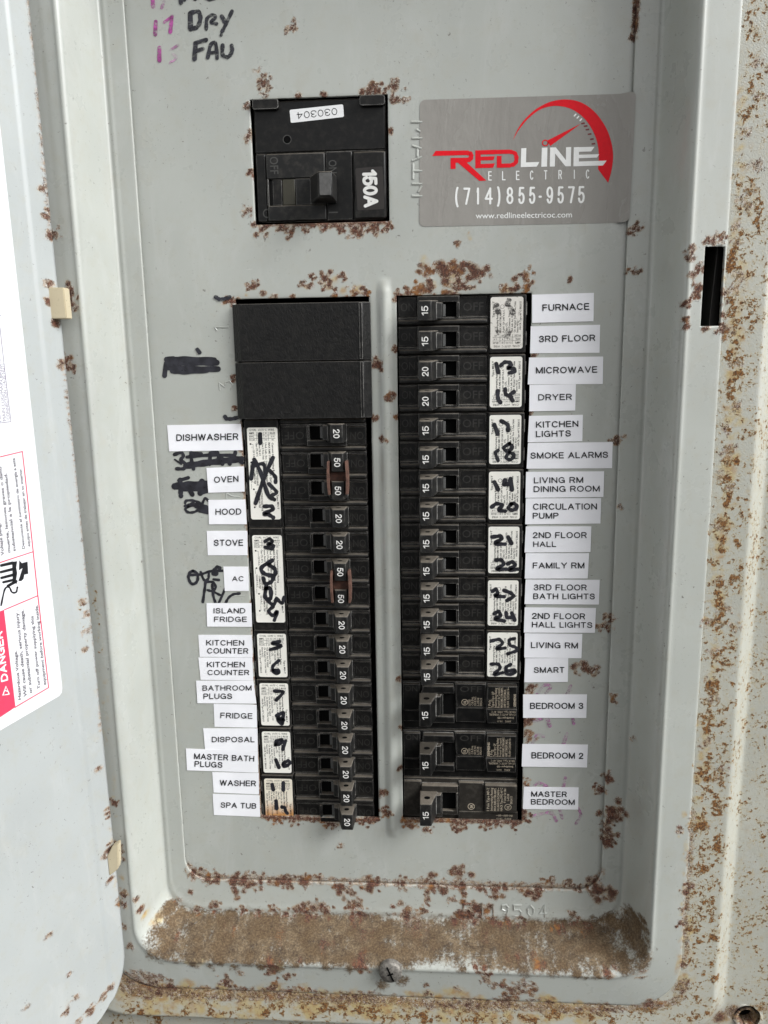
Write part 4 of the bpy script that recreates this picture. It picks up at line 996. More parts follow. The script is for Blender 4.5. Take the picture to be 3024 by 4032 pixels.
def label_print(npole):
    """drawn the way up it reads on the left-hand column, then turned half round"""
    d = Draw(); H = npole * PITCH
    def q(a, b): return (55.6 - a, -H + (2.2 if npole == 2 else 3.8) + b)   # a from label left, b from label top (left-hand view)
    def row(t, a0, a1, b, h, **k):
        p0, p1 = q(a0, b), q(a1, b); T2(d, t, p0[0], p0[1], p1[0], p1[1], h, 0.31, res=1, **k)
    def colm(t, a, b0, b1, h, **k):
        p0, p1 = q(a, b0), q(a, b1); T2(d, t, p0[0], p0[1], p1[0], p1[1], h, 0.31, res=1, **k)
    def rule(a0, b0, a1, b1, w=0.13):
        p0, p1 = q(a0, b0), q(a1, b1); x0, x1 = sorted((p0[0], p1[0])); z0, z1 = sorted((p0[1], p1[1]))
        x0 -= w / 2; x1 += w / 2; z0 -= w / 2; z1 += w / 2
        d.add([(x0, 0.32, z0), (x1, 0.32, z0), (x1, 0.32, z1), (x0, 0.32, z1)], [(0, 1, 2, 3)])
    row('CU/AL  60/75\u00b0C  WIRE', 1.2, 12.8, 1.55, 0.95)
    row('AMPS.', .9, 3.5, 3.0, 0.85, bold=.03); row('15-35', 5.0, 7.3, 3.0, .85); row('40', 8.4, 9.4, 3.0, .85); row('40-50', 10.6, 13.2, 3.0, .85, bold=.02)
    row('AWG.', .9, 3.3, 4.6, 0.85, bold=.02); row('14-6', 5.0, 7.0, 4.6, .85); row('8', 8.6, 9.1, 4.6, .85); row('6-4', 11.2, 12.8, 4.6, .85)
    row('IN.LBS.', .9, 3.9, 6.1, 0.8); row('20', 5.2, 6.2, 6.1, .8); row('40', 8.4, 9.4, 6.1, .8); row('45', 11.4, 12.5, 6.1, .8)
    rule(.8, 3.45, 13.2, 3.45); rule(.8, 5.05, 13.2, 5.05)
    for a in (4.5, 7.9, 10.0): rule(a, 2.1, a, 6.2)
    if npole == 2:
        for t, a, b0, b1 in (('Type MH-T', 12.6, 13.6, 20.6), ('Interrupting Rating', 10.9, 7.0, 15.8), ('MAX RMS SYM AMPS', 9.5, 7.0, 16.6), ('10,000 120 240 V.A.C.', 8.1, 7.0, 17.0), ('Class CTL', 6.8, 7.0, 11.5),
                              ('No Common Trip     1103', 5.6, 7.0, 19.6), ('Und. Lab. Inc. \u00ae Listed', 4.4, 7.0, 17.2), ('Cir. Breaker Two 1 Pole Units', 3.2, 7.0, 20.4), ('Issue N-21', 2.0, 7.0, 12.0), ('HACR Type 40\u00b0C E82615', 0.8, 8.2, 20.4)):
            colm(t, a, b0, b1, 0.82, bold=.02)
    else:
        for t, a, b0, b1 in (('Type MH-T', 12.8, 31.5, 38.6), ('Current Interrupting Rating', 11.4, 7.0, 23.5), ('MAX RMS SYM AMPS 10,000 120/240 V.A.C.', 9.8, 7.0, 31.0), ('Und. Lab. Inc. Listed Cir. Breaker', 8.2, 7.0, 27.0), ('One 2 Pole Unit  Two 1 Pole Units', 6.8, 7.0, 24.0),
                              ('Issue N-21', 5.3, 7.0, 13.0), ('Class CTL 40\u00b0C', 3.9, 7.0, 13.5), ('INSIDE POLES HAVE', 3.5, 19.0, 27.2), ('COMMON TRIP', 2.3, 20.0, 26.5), ('120 V.A.C.', 2.4, 10.5, 15.0), ('120/240 V.A.C.', 1.0, 19.5, 26.0), ('OUTSIDE POLES HAVE', 5.2, 29.5, 39.5), ('NO COMMON TRIP', 4.0, 29.5, 38.0), ('120 V.A.C.', 2.6, 30.0, 34.5)):
            colm(t, a, b0, b1, 0.86, bold=.02)
        for a, b in ((1.4, 7.6), (1.4, 16.2), (2.0, 29.0), (2.0, 37.6)):
            c = q(a, b); d.poly([(c[0] + .42 * math.cos(t), c[1] + .42 * math.sin(t)) for t in [i * math.pi / 7 for i in range(14)]], lambda x, y: (x, 0.31, y))
        rule(1.4, 7.8, 2.6, 7.8); rule(2.6, 7.8, 2.6, 10.2); rule(1.4, 16.4, 0.8, 16.4); rule(.8, 16.4, .8, 19.0); rule(1.0, 26.5, 1.0, 28.8); rule(2.6, 35.0, 2.6, 37.4)
    c = q(9.2, 18.2 if npole == 2 else 33.0)
    d.stroke([(c[0] + .85 * math.cos(t), c[1] + .85 * math.sin(t)) for t in [i * math.pi / 6 for i in range(13)]], 0.16, lambda x, y: (x, 0.325, y), smooth=False)
    return d.mesh('print', PRINT)

PROTO = {}
for nm, k in GAP:
    PROTO[nm] = dict(housing=housing(k, BLACK), window=window_bits(k), bar=sliver(k), letters=onoff(k), label=label_sheet(k, CREAM_LABEL), print=label_print(k))
PROTO['tandem']['label_dirty'] = label_sheet(2, DIRTY_LABEL); PROTO['tandem']['label_rust'] = label_sheet(2, RUSTED_LABEL)
PROTO['tandem']['housing_dusty'] = housing(2, BLACK_DUSTY)
pf = PROTO['tandem']['print'].copy(); pf.materials[0] = PRINT_FADED; PROTO['tandem']['print_faded'] = pf
tie = MB()
def tie_plate(mb, u, bow):
    z = [-15.2 + i * 1.93 - 0 for i in range(9)]
    c = [(-20.5, 0), (-18.5, .3), (-16.0, .6), (-13, .7), (-10, .6), (-7.4, .3), (-5.4, 0)]
    for (a, wa), (b, wb) in zip(c[:-1], c[1:]):
        mb.hexa([(u + wa * bow, -12.0 + .8 * (1 - wa), a), (u + 1.0 + wa * bow, -12.0 + .8 * (1 - wa), a), (u + 1.0 + wb * bow, -12.0 + .8 * (1 - wb), b), (u + wb * bow, -12.0 + .8 * (1 - wb), b),
                 (u + wa * bow, -6.2, a), (u + 1.0 + wa * bow, -6.2, a), (u + 1.0 + wb * bow, -6.2, b), (u + wb * bow, -6.2, b)], 0.0, 0)
tie_plate(tie, 7.9, -.5); tie_plate(tie, 15.9, .5)
tie.box(8.6, 16.2, -8.6, -7.6, -15.2, -11.2, 0.2, 1)
M_TIE = tie.mesh('handle_tie', [COPPER, COPPER_DARK])

def hand_number(root, lab, strokes, mat=INK):
    """marker figures on a breaker label; surveyed on the photo, kept in the breaker's own coordinates"""
    if not strokes: return
    d = Draw()
    for z, w, pts in strokes: d.stroke(pts, w * 1.12, plane_px(z, 0.27))
    L0 = np.array(root.location) / S; fl = -1.0 if abs(root.rotation_euler[1]) > 1 else 1.0
    inv = lambda q: ((q[0] - L0[0]) * fl, q[1], (q[2] - L0[2]) * fl)
    o = link('handwritten_number', d.mesh('handwritten_number', mat, inv), lab); return o

def breaker(kind, x, z, left, label, rates, strokes, lab='label', hand=INK, house='housing', prt='print', group=None):
    p = PROTO[kind]; k = 2 if kind == 'tandem' else 4
    r = empty('twin_breaker' if k == 2 else 'quad_breaker', (x, 0, z - (k * PITCH if left else 0)), label, 'circuit breaker', group, math.pi if left else 0.0)
    h = link('housing', p[house], r)
    link('switch_window', p['window'], h); link('trip_bar', p['bar'], h); link('raised_lettering', p['letters'], h)
    for i in range(k):
        t = rates[k - 1 - i] if left else rates[i]
        hd = link('handle', M_HANDLE, r); hd.location = (0, 0, -i * PITCH * S)
        link('rating_number', NUM[t], hd)
    if k == 4:
        o = link('handle_tie', M_TIE, r); o.location = (0, 0, -PITCH * S)
    lb = link('rating_label', p[lab], r); link('print', p[prt], lb)
    hand_number(r, lb, strokes, hand); return r

XR0, XL0 = 6.4, -8.6
def zr(k): return 127.9 - 25.9 * k
R_LAB = ['black twin breaker beside the FURNACE label, its own label dirty and torn', 'black twin breaker with label handwritten 13 and a second number, handles marked 20, beside MICROWAVE',
         'black twin breaker with label handwritten 17 and 18, beside KITCHEN LIGHTS', 'black twin breaker with label handwritten 19 and 20, beside LIVING RM DINING ROOM',
         'black twin breaker with label handwritten 21 and 22, beside FAMILY RM', 'black twin breaker with label handwritten 23 and 24, beside 3RD FLOOR BATH LIGHTS', 'black twin breaker with label handwritten 25 and 26, beside SMART']
R_STR = [[('R1', 52, [(1150, 225), (1165, 300)]), ('R1', 50, [(1285, 170), (1265, 215)]), ('R1', 52, [(1295, 250), (1330, 315)]), ('R1', 60, [(1285, 500), (1255, 560)]), ('R1', 40, [(1150, 480), (1170, 530)])],
         [('R1', 42, [(1145, 865), (1166, 955)]), ('R1', 40, [(1195, 882), (1240, 846), (1300, 855), (1302, 890), (1268, 908), (1338, 918), (1342, 950), (1290, 962)]), ('R1', 42, [(1160, 1160), (1165, 1240), (1190, 1285)]), ('R1', 40, [(1242, 1140), (1250, 1195), (1310, 1225)]), ('R1', 42, [(1338, 1170), (1295, 1205), (1322, 1265)])],
         [('R2', 42, [(1125, 200), (1160, 300)]), ('R2', 42, [(1200, 160), (1268, 200), (1272, 262)]), ('R2', 36, [(1165, 480), (1136, 505), (1165, 588)]), ('R2', 38, [(1290, 405), (1228, 450), (1262, 485), (1322, 450), (1290, 405)]), ('R2', 38, [(1285, 500), (1252, 555), (1300, 580), (1340, 530), (1290, 500)])],
         [('R2', 42, [(1125, 825), (1165, 905)]), ('R2', 46, [(1240, 805), (1232, 848), (1285, 840), (1300, 792)]), ('R2', 42, [(1302, 790), (1316, 908)]), ('R2', 40, [(1095, 1095), (1150, 1060), (1212, 1080), (1170, 1128), (1240, 1140)]), ('R2', 40, [(1310, 1062), (1278, 1105), (1320, 1130), (1372, 1100), (1345, 1060), (1310, 1062)])],
         [('R3', 40, [(1100, 150), (1190, 142), (1200, 172), (1130, 220), (1240, 228)]), ('R3', 42, [(1275, 152), (1310, 220)]), ('R3', 40, [(1140, 402), (1200, 402), (1222, 450), (1150, 500), (1250, 500)]), ('R3', 40, [(1270, 442), (1320, 422), (1348, 460), (1280, 508), (1385, 500)])],
         [('R3', 38, [(1105, 742), (1140, 718), (1160, 770), (1130, 790), (1230, 800)]), ('R3', 40, [(1230, 732), (1305, 762), (1328, 800), (1262, 840)]), ('R3', 40, [(1125, 985), (1170, 962), (1188, 1010), (1130, 1040), (1230, 1065)]), ('R3', 38, [(1252, 975), (1262, 1025), (1325, 1025)]), ('R3', 40, [(1315, 980), (1345, 1055)])],
         [('R4', 38, [(1110, 130), (1200, 112), (1238, 160), (1170, 220), (1270, 212)]), ('R4', 36, [(1380, 102), (1320, 120), (1330, 180), (1388, 200), (1408, 240), (1300, 280)]), ('R4', 38, [(1110, 400), (1190, 402), (1208, 450), (1140, 522), (1240, 500)]), ('R4', 38, [(1335, 405), (1282, 440), (1290, 515), (1370, 508), (1385, 470), (1300, 480)])]]
for i in range(7):
    breaker('tandem', XR0, zr(i), False, R_LAB[i], ['20', '20'] if i == 1 else ['15', '15'], R_STR[i], 'label_dirty' if i == 0 else 'label', INK_FAINT if i == 0 else INK, 'housing', 'print_faded' if i == 0 else 'print', 'twin breakers in the right column')

def zl(k): return 73.7 - 25.6 * k
breaker('quad', XL0, 74.0, True, 'black four pole breaker beside DISHWASHER and OVEN, its label crossed out with an X', ['20', '50', '50', '20'],
        [('L', 44, [(240, 200), (243, 298)]), ('L', 44, [(385, 465), (290, 680), (190, 975)]), ('L', 44, [(175, 485), (250, 640), (330, 880), (400, 935)]), ('L', 42, [(165, 520), (140, 700)]), ('L', 40, [(155, 560), (275, 535), (300, 640)]), ('L', 40, [(350, 610), (412, 680), (415, 740)]), ('L', 40, [(340, 760), (425, 850), (370, 890)]), ('L', 42, [(290, 1012), (372, 1012), (378, 1050), (280, 1095), (340, 1108), (390, 1138)])], group='four pole breakers in the left column')
breaker('quad', XL0, 22.8, True, 'black four pole breaker beside STOVE and AC, its label scribbled over below a 3', ['20', '50', '50', '20'],
        [('L4', 38, [(240, 205), (290, 178), (320, 210), (270, 240), (330, 250), (318, 288), (240, 272)]), ('L4', 44, [(320, 420), (200, 500), (230, 568), (340, 588), (350, 520), (285, 470)]), ('L4', 42, [(220, 620), (245, 680), (310, 660), (340, 600)]), ('L4', 44, [(255, 700), (240, 830), (300, 848), (300, 740), (250, 735)]), ('L4', 40, [(260, 860), (330, 920), (370, 850)]), ('L4', 38, [(370, 850), (430, 900), (455, 835)]), ('L4', 38, [(330, 940), (282, 990), (330, 1040), (378, 990), (345, 1092)])], group='four pole breakers in the left column')
L_LAB = ['black twin breaker with label handwritten 5 and 6, beside the two KITCHEN COUNTER labels', 'black twin breaker with label handwritten 7 and 8, beside BATHROOM PLUGS', 'black twin breaker with label handwritten 9 and 10, beside DISPOSAL',
         'black twin breaker with rust stained label handwritten 11 and 12, beside WASHER and SPA TUB']
L_STR = [[('L5', 38, [(360, 195), (272, 215), (378, 250), (250, 290)]), ('L5', 36, [(350, 418), (282, 480), (285, 548), (338, 568), (348, 532), (290, 530)])],
         [('L5', 38, [(300, 772), (398, 786), (320, 878)]), ('L5', 42, [(325, 1060), (400, 1028), (388, 1100), (335, 1090), (380, 1155), (402, 1110)])],
         [('L6', 40, [(312, 270), (322, 232), (388, 218), (370, 258), (312, 275)]), ('L6', 36, [(428, 228), (395, 328)]), ('L6', 40, [(315, 452), (350, 538)]), ('L6', 38, [(402, 490), (458, 462), (478, 490), (420, 528), (398, 510)])],
         [('L6', 40, [(272, 738), (285, 798)]), ('L6', 40, [(402, 718), (402, 802)]), ('L6', 40, [(318, 930), (325, 1018)]), ('L6', 38, [(385, 1000), (418, 1010), (430, 1050), (448, 1072)])]]
for i in range(4):
    breaker('tandem', XL0, -28.1 - 25.75 * i, True, L_LAB[i], ['20', '20'], L_STR[i], 'label_rust' if i == 3 else 'label', group='twin breakers in the left column')

# single pole breakers, bottom of the right column
def single_housing(mat, trap=True):
    mb = MB(); H = 21.0
    mb.box(0.2, 57, 3.4, 60, -25.4, -0.1, 0.3)
    mb.box(0.3, 8.6, 1.6, 3.6, -14.6, -1.0, 0.4); mb.box(0.3, 8.6, 2.2, 3.6, -21.0, -15.0, 0.4)
    mb.prism([(9.6, -20.8), (25.8, -20.8), (25.4, -17.2), (9.6, -17.2)], 0.2, 3.6, 0.4)
    mb.prism([(10.2, -1.4), (25.2, -1.4), (25.6, -5.2), (9.8, -5.2)], 0.2, 3.6, 0.4)
    mb.box(9.4, 15.0, 0.6, 3.6, -17.1, -5.3, 0.2)
    mb.prism([(25.9, -0.6), (40.9, -0.6), (40.3, -12.7), (26.6, -12.7)], 1.6, 3.6, 0.35)
    mb.prism([(26.5, -13.1), (40.3, -13.1), (41.0, -20.9), (26.2, -20.9)], 1.9, 3.6, 0.35)
    mb.prism([(41.5, -1.2), (55.9, -1.2), (55.9, -12.6), (40.9, -12.6)], 0.3, 3.6, 0.35)
    mb.prism([(40.9, -13.0), (55.9, -13.0), (55.9, -20.6), (41.7, -20.6)], 0.3, 3.6, 0.35)
    mb.box(16.5, 20.0, 1.2, 3.5, -16.6, -6.0, 0.2)
    return mb.mesh('housing', mat)
def mp_housing(mat):
    mb = MB()
    mb.box(0.2, 57, 3.2, 60, -25.6, -0.1, 0.3)
    mb.box(0.2, 9.0, 1.8, 3.4, -20.5, -1.2, 0.4)
    mb.box(9.2, 27.4, 0.0, 3.4, -6.3, -2.6, 0.4); mb.box(9.2, 19.5, 0.2, 3.4, -19.8, -6.35, 0.2); mb.box(26.4, 27.4, 0, 3.4, -16.4, -6.35, 0.2); mb.box(19.6, 27.4, 0.6, 3.4, -18.6, -16.5, 0.2)
    mb.box(27.7, 40.2, 1.2, 3.4, -16.8, -1.2, 0.4); mb.box(27.7, 57.2, 1.4, 3.4, -22.0, -17.1, 0.3)
    mb.box(40.6, 56.6, 0.0, 3.4, -16.9, -1.8, 0.6)
    return mb.mesh('housing', mat)
def single_print(first):
    d = Draw(); Y = 0.24
    def c(t, u, v0, v1, h, y=Y, **k): T2(d, t, u, v0, u, v1, h, y, res=1, **k)
    if first: L_ = [('1 Pole', 43.1, -12.2, -8.2), ('Type/Tipo QP', 44.7, -12.2, -3.8), ('Interrupting Rating', 46.1, -12.2, -2.0), ('Pouvoir de Coupure', 47.5, -12.2, -1.8), ('MAX.RMS.SYM.AMPS.', 49.0, -12.2, -1.6), ('AMP.SYM.EFF.MAX.', 50.5, -12.2, -2.6), ('10,000 120/240 V~', 52.0, -12.2, -1.6), ('SIEMENS', 55.3, -11.6, -5.0)]
    else: L_ = [('SIEMENS', 42.9, -12.2, -4.6), ('1 Pole', 44.3, -12.2, -8.6), ('Type/Tipo QP', 45.8, -12.2, -5.2), ('Interrupting Rating', 47.2, -12.2, -2.4), ('Pouvoir de Coupure', 48.6, -12.2, -2.2), ('MAX.RMS.SYM.AMPS', 50.1, -12.2, -2.0), ('AMP.SYM.EFF.MAX.', 51.6, -12.2, -2.8), ('10,000 120/240 V~', 53.2, -12.2, -2.0)]
    for t, u, a, b in L_: c(t, u, a, b, 1.15, bold=.03 if t == 'SIEMENS' else .01)
    for t, u, a, b in (('LISTED', 33.4, -11.9, -8.6), ('C.B./Disj.', 34.8, -11.9, -7.2), ('ISSUE NO.', 36.2, -11.9, -7.0), ('L-5538', 37.6, -11.9, -7.8), ('E82615', 39.0, -11.9, -7.9)): c(t, u, a, b, 1.0, 1.54)
    d.stroke([(30.6 + 1.5 * math.cos(t), -10.2 + 1.5 * math.sin(t)) for t in [i * math.pi / 8 for i in range(17)]], 0.25, lambda x, y: (x, 1.53, y), smooth=False)
    T2(d, 'UL', 31.3, -11.1, 31.3, -9.3, 1.3, 1.54, res=1, bold=.03)
    for t, u0, u1, v, in (('HACR Type, SWD, 40\u00b0C', 55.2, 43.5, -13.9), ('CU-AL 60/75\u00b0C WIRE/FIL', 55.4, 42.4, -15.3), ('lb-in/lb-po   25', 54.4, 46.6, -17.0), ('AWG    14-10', 53.0, 46.4, -18.8)): T2(d, t, u0, v, u1, v, 1.05, Y, res=1)
    d.add([(46.4, .25, -17.65), (54.2, .25, -17.65), (54.2, .25, -17.5), (46.4, .25, -17.5)], [(0, 1, 2, 3)])
    T2(d, 'OFF', 28.2, -4.8, 38.8, -4.8, 3.0, 1.56, res=2, mat=1); T2(d, 'ON', 1.4, -4.8, 7.4, -4.8, 3.0, 1.56, res=2, mat=1)
    return d.mesh('print', [TAN_PRINT, LETTER_DARK])
def mp_print():
    d = Draw(); Y = -0.06
    for t, u, a, b, h in (('1 Pole Type MP-T', 42.9, -15.6, -3.0, 1.25), ('Interrupting Rating', 44.6, -15.6, -3.0, 1.15), ('MAX.RMS.SYM.AMPS.', 46.3, -15.6, -3.0, 1.15), ('10,000120/240V~', 47.9, -15.6, -3.0, 1.15), ('HACR Type.SWD.40\u00b0C', 49.5, -15.6, -3.0, 1.15), ('\u00ae Listed Cir. Bkr.', 51.1, -11.2, -3.0, 1.1), ('L-5538', 52.7, -10.0, -6.2, 1.1), ('E82615', 54.3, -11.6, -7.4, 1.1)):
        T2(d, t, u, a, u, b, h, Y, res=1, bold=.015)
    d.stroke([(52.2 + 1.6 * math.cos(t), -13.4 + 1.6 * math.sin(t)) for t in [i * math.pi / 8 for i in range(17)]], 0.28, lambda x, y: (x, -.07, y), smooth=False)
    T2(d, 'UL', 52.9, -14.3, 52.9, -12.5, 1.3, Y, res=1, bold=.03)
    d.stroke([(34.0 + 1.6 * math.cos(t), -14.2 + 1.6 * math.sin(t)) for t in [i * math.pi / 8 for i in range(17)]], 0.4, lambda x, y: (x, 1.13, y), smooth=False)
    T2(d, 'SA', 34.7, -15.1, 34.7, -13.3, 1.4, 1.14, res=1, bold=.05)
    for t, u0, u1, v in (('IN. LBS   25', 54.6, 47.6, -18.4), ('AWG   14-10', 54.0, 46.6, -20.2)): T2(d, t, u0, v, u1, v, 1.1, 1.34, res=1)
    d.add([(46.4, 1.33, -19.0), (54.6, 1.33, -19.0), (54.6, 1.33, -18.85), (46.4, 1.33, -18.85)], [(0, 1, 2, 3)])
    return d.mesh('print', TAN_PRINT)
def single(z, label, me_h, me_p, handle=M_HANDLE_BIG, dz=0.0, wmat=None):
    r = empty('single_breaker', (XR0, 0, z), label, 'circuit breaker', 'single pole breakers at the foot of the right column')
    h = link('housing', me_h, r)
    w = MB(); w.box(18.0, 25.2 if wmat is None else 26.3, 2.7, 3.3, -17.0, -5.4); w.build('switch_window', INNER_SHADE, h)  # the window plate is near black to paint the shade inside
    s = MB(); s.box(16.8, 19.3, 0.2, 2.6, -15.6, -6.4, 0.2); s.build('trip_bar', GREY_PLASTIC, h)
    hd = link('handle', handle, r); hd.location = (0, 0, dz * S); link('rating_number', NUM15B, hd)
    link('print', me_p, h); return r
SH = single_housing(BLACK_CLEAN)
single(zr(7) - 1.6, 'black single pole breaker marked 15, uppermost of the three, beside the BEDROOM 3 label', SH, single_print(True))
single(zr(8) - 1.6, 'black single pole breaker marked 15 beside the BEDROOM 2 label', SH, single_print(False))
hb = M_HANDLE_BIG.copy(); hb.materials[0] = BLACK_HANDLE
single(zr(9) - 1.6, 'dusty black single pole breaker marked 15 beside the MASTER BEDROOM label', mp_housing(BLACK_DUSTY), mp_print(), hb, -0.6, 1)

# bus cover strips seen between the single breakers
# filler plates
for i, (za, zb_, lab, yf) in enumerate(((125.6, 100.35, 'grained black filler plate over two empty spaces, upper of the pair', -4.2), (99.95, 74.45, 'scuffed black filler plate just above the DISHWASHER breaker', -4.0))):
    x0, x1 = -68.0, -5.3
    r = empty('filler_plate', ((x0 + x1) / 2, 0, zb_), lab, 'filler plate', 'filler plates at the top of the left column')
    cx = (x0 + x1) / 2
    mb = MB(); h = za - zb_
    mb.hexa([(x0 + 4.0 - cx, yf, 0), (x1 - 3.4 - cx, yf, 0), (x1 - 3.4 - cx, yf, h), (x0 + 4.0 - cx, yf, h), (x0 - cx, -0.6, 0), (x1 - cx, -0.6, 0), (x1 - cx, -0.6, h), (x0 - cx, -0.6, h)], 0.35)
    mb.box(x0 + 2.5 - cx, x1 - 2.5 - cx, -0.5, 30, 0.6, h - 0.6)
    mb.build('face', BLACK_GRAIN, r)
    lip = MB(); lip.box(x1 - 5.0 - cx, x1 - 3.6 - cx, yf - 0.35, yf + 0.1, 0.4, h - 0.4, 0.1); lip.build('edge_rib', BLACK, r)

# ================================================================== MAIN BREAKER
MBX, MBZ = -26.1, 160.4
main = empty('main_breaker', (MBX, 0, MBZ), 'large black 150A main breaker with toggle, alone above the left column', 'circuit breaker')
def lx(x): return x - MBX
def lz(z): return z - MBZ
mb = MB()
hx0, hx1, hz0, hz1 = lx(-49.2), lx(-24.6), lz(167.4), lz(178.5)     # slot
X0, X1, Z0, Z1 = lx(-54.7), lx(2.4), lz(160.7), lz(210.2)
fy = 1.2
mb.prism(rrect(X0, X1, Z0 + 0, Z1, 2.2), fy + 1.6, 60)
mb.box(X0 + .0, X1 - .0, fy, fy + 1.55, hz1 + 10.6, Z1 - .05, 0.8)
mb.box(X0, lx(-50.2), fy, fy + 1.55, Z0 + .05, hz1 + 10.5, 0.6)
mb.box(lx(-24.0), lx(-12.4), fy, fy + 1.55, Z0 + .05, hz1 + 10.5, 0.4)
mb.build('housing', BLACK_CLEAN, main)
mb = MB(); mb.box(lx(-50.0), lx(-24.2), fy - 0.8, fy + 1.5, hz1, hz1 + 10.2, 0.5)
mb.box(lx(-50.0), lx(-24.2), fy - 0.8, fy + 1.5, Z0 + .3, hz0, 0.5)
mb.box(lx(-50.0), hx0, fy - 0.6, fy + 1.5, hz0 + .05, hz1 - .05, 0.2)
mb.build('toggle_surround', BLACK_HANDLE, main)
mb = MB()
mb.box(hx0 + 1.6, hx0 + 5.8, fy - 0.2, fy + 1.5, hz0 + .1, hz1 - .1, 0.3); mb.build('toggle_slide', BLACK, main)
mb = MB(); mb.box(hx0 + 6.0, hx0 + 11.5, fy - .35, fy + 1.5, hz0 + .1, hz1 - .1, 0.3); mb.build('position_flag', simple('olive_plastic', (0.035, 0.032, 0.020), 0.45), main)
mb = MB(); mb.box(hx0 + 11.7, hx1 + .2, fy - .5, fy + 1.5, hz0 + .1, hz1 - .1, 0.3)
mb.hexa([(lx(-25.7), -11.5, lz(168.3)), (lx(-19.7), -11.5, lz(168.3)), (lx(-19.7), -11.5, lz(178.6)), (lx(-25.7), -11.5, lz(178.6)),
         (lx(-31.0), 0.9, lz(167.7)), (lx(-19.2), 0.9, lz(167.7)), (lx(-19.2), 0.9, lz(179.0)), (lx(-31.0), 0.9, lz(179.0))], 0.6)
mb.build('handle', BLACK_HANDLE, main)
mb = MB(); mb.prism(rrect(lx(-25.1), lx(-20.3), lz(169.0), lz(177.9), .4), -12.1, -11.45, 0.15); mb.build('handle_pad', simple('worn_grey_plastic', (0.085, 0.083, 0.08), 0.45, 0.2), main)
mb = MB()
mb.box(lx(-12.0), lx(2.3), fy - 0.9, fy + 1.55, Z0 + .1, lz(188.6), 0.9); mb.build('rating_block', BLACK, main)
mb = MB(); mb.prism(rrect(lx(-54.5), lx(-43.3), lz(206.4), lz(210.4), 1.0), fy - 2.4, fy + 1, 0.6); mb.build('corner_lug', BLACK, main)
mb = MB(); mb.prism(rrect(lx(-8.4), lx(2.3), lz(206.4), lz(210.4), 1.0), fy - 2.4, fy + 1, 0.6); mb.build('corner_lug', BLACK, main)
mb = MB()
hc2 = (lx(-40.4), lz(194.5))
mb.disc((hc2[0], fy - 0.03, hc2[1]), (1, 0, 0), (0, 0, 1), 1.5, 0, 24); mb.build('test_hole_shade', INNER_SHADE, main)  # flat black disc paints the dark of the hole
d = Draw()
circ = lambda cx, cz, r: [(cx + r * math.cos(t), cz + r * math.sin(t)) for t in [i * math.pi / 10 for i in range(21)]]
d.stroke(circ(hc2[0], hc2[1], 1.75), 0.35, lambda x, y: (x, fy - .05, y), smooth=False)
d.stroke(circ(lx(-50.5), lz(164.4), 1.7), 0.5, lambda x, y: (x, fy - .05, y), smooth=False)
T2(d, 'OFF', lx(-48.2), lz(187.5), lx(-48.2), lz(180.4), 3.6, fy - .86, bold=.01); T2(d, 'ON', lx(-22.6), lz(185.6), lx(-22.6), lz(180.2), 3.4, fy - .06, bold=.01)
T2(d, 'I', lx(-23.2), lz(164.3), lx(-23.2), lz(163.8), 4.0, fy - .06)
d.mesh('raised_lettering', GREY_PLASTIC)
o = link('raised_lettering', bpy.data.meshes['raised_lettering'] if False else d.mesh('raised_lettering', simple('raised_black', (0.05, 0.049, 0.046), 0.4)), main)
def mainq(z, a, b, Y): q = at(*zp(z, a, b), Y); return (lx(q[0]), q[1], lz(q[2]))
def rquad(corners, r, n=4):
    """rounded quadrilateral from four corner points"""
    out = []; c = [np.array(p, float) for p in corners]
    for i in range(4):
        p = c[i]; a = c[i - 1] - p; b = c[(i + 1) % 4] - p; a = a / np.linalg.norm(a) * r; b = b / np.linalg.norm(b) * r
        for k in range(n + 1):
            t = k / n; out.append((1 - t) ** 2 * (p + a) + 2 * t * (1 - t) * p + t * t * (p + b))
    return out
d = Draw(); d.poly(rquad([(498, 275), (935, 229), (943, 332), (508, 382)], 14), lambda a, b: mainq('M', a, b, fy - .12)); st = link('number_sticker', d.mesh('number_sticker', WHITE_STICKER), main)
d = Draw()
U = np.array([555 - 882, 322 - 290], float)     # the number stands upside down: baseline runs right to left along the top edge
def upside(a, b):
    p = np.array([884, 258]) + np.array([-330, 37]) * a + np.array([6, 56]) * b; return mainq('M', p[0], p[1], fy - .16)
d.line('030304', upside, 0.10, 0.2); link('print', d.mesh('print', PRINT), st)
d = Draw(); d.poly(rquad([(1035, 752), (1258, 736), (1274, 1084), (1052, 1096)], 14), lambda a, b: mainq('M', a, b, fy - 1.0)); st = link('rating_sticker', d.mesh('rating_sticker', simple('black_sticker', (0.022, 0.018, 0.016), 0.4)), main)
d = Draw()
P0 = np.array([1086, 760.0]); 
def r150(a, b):
    p = np.array([1088, 762]) + np.array([16, 312]) * a + np.array([122, -4]) * b; return mainq('M', p[0], p[1], fy - 1.05)
d.line('150A', r150, 0.21, 0.26); link('print', d.mesh('print', WHITE_PRINT), st)

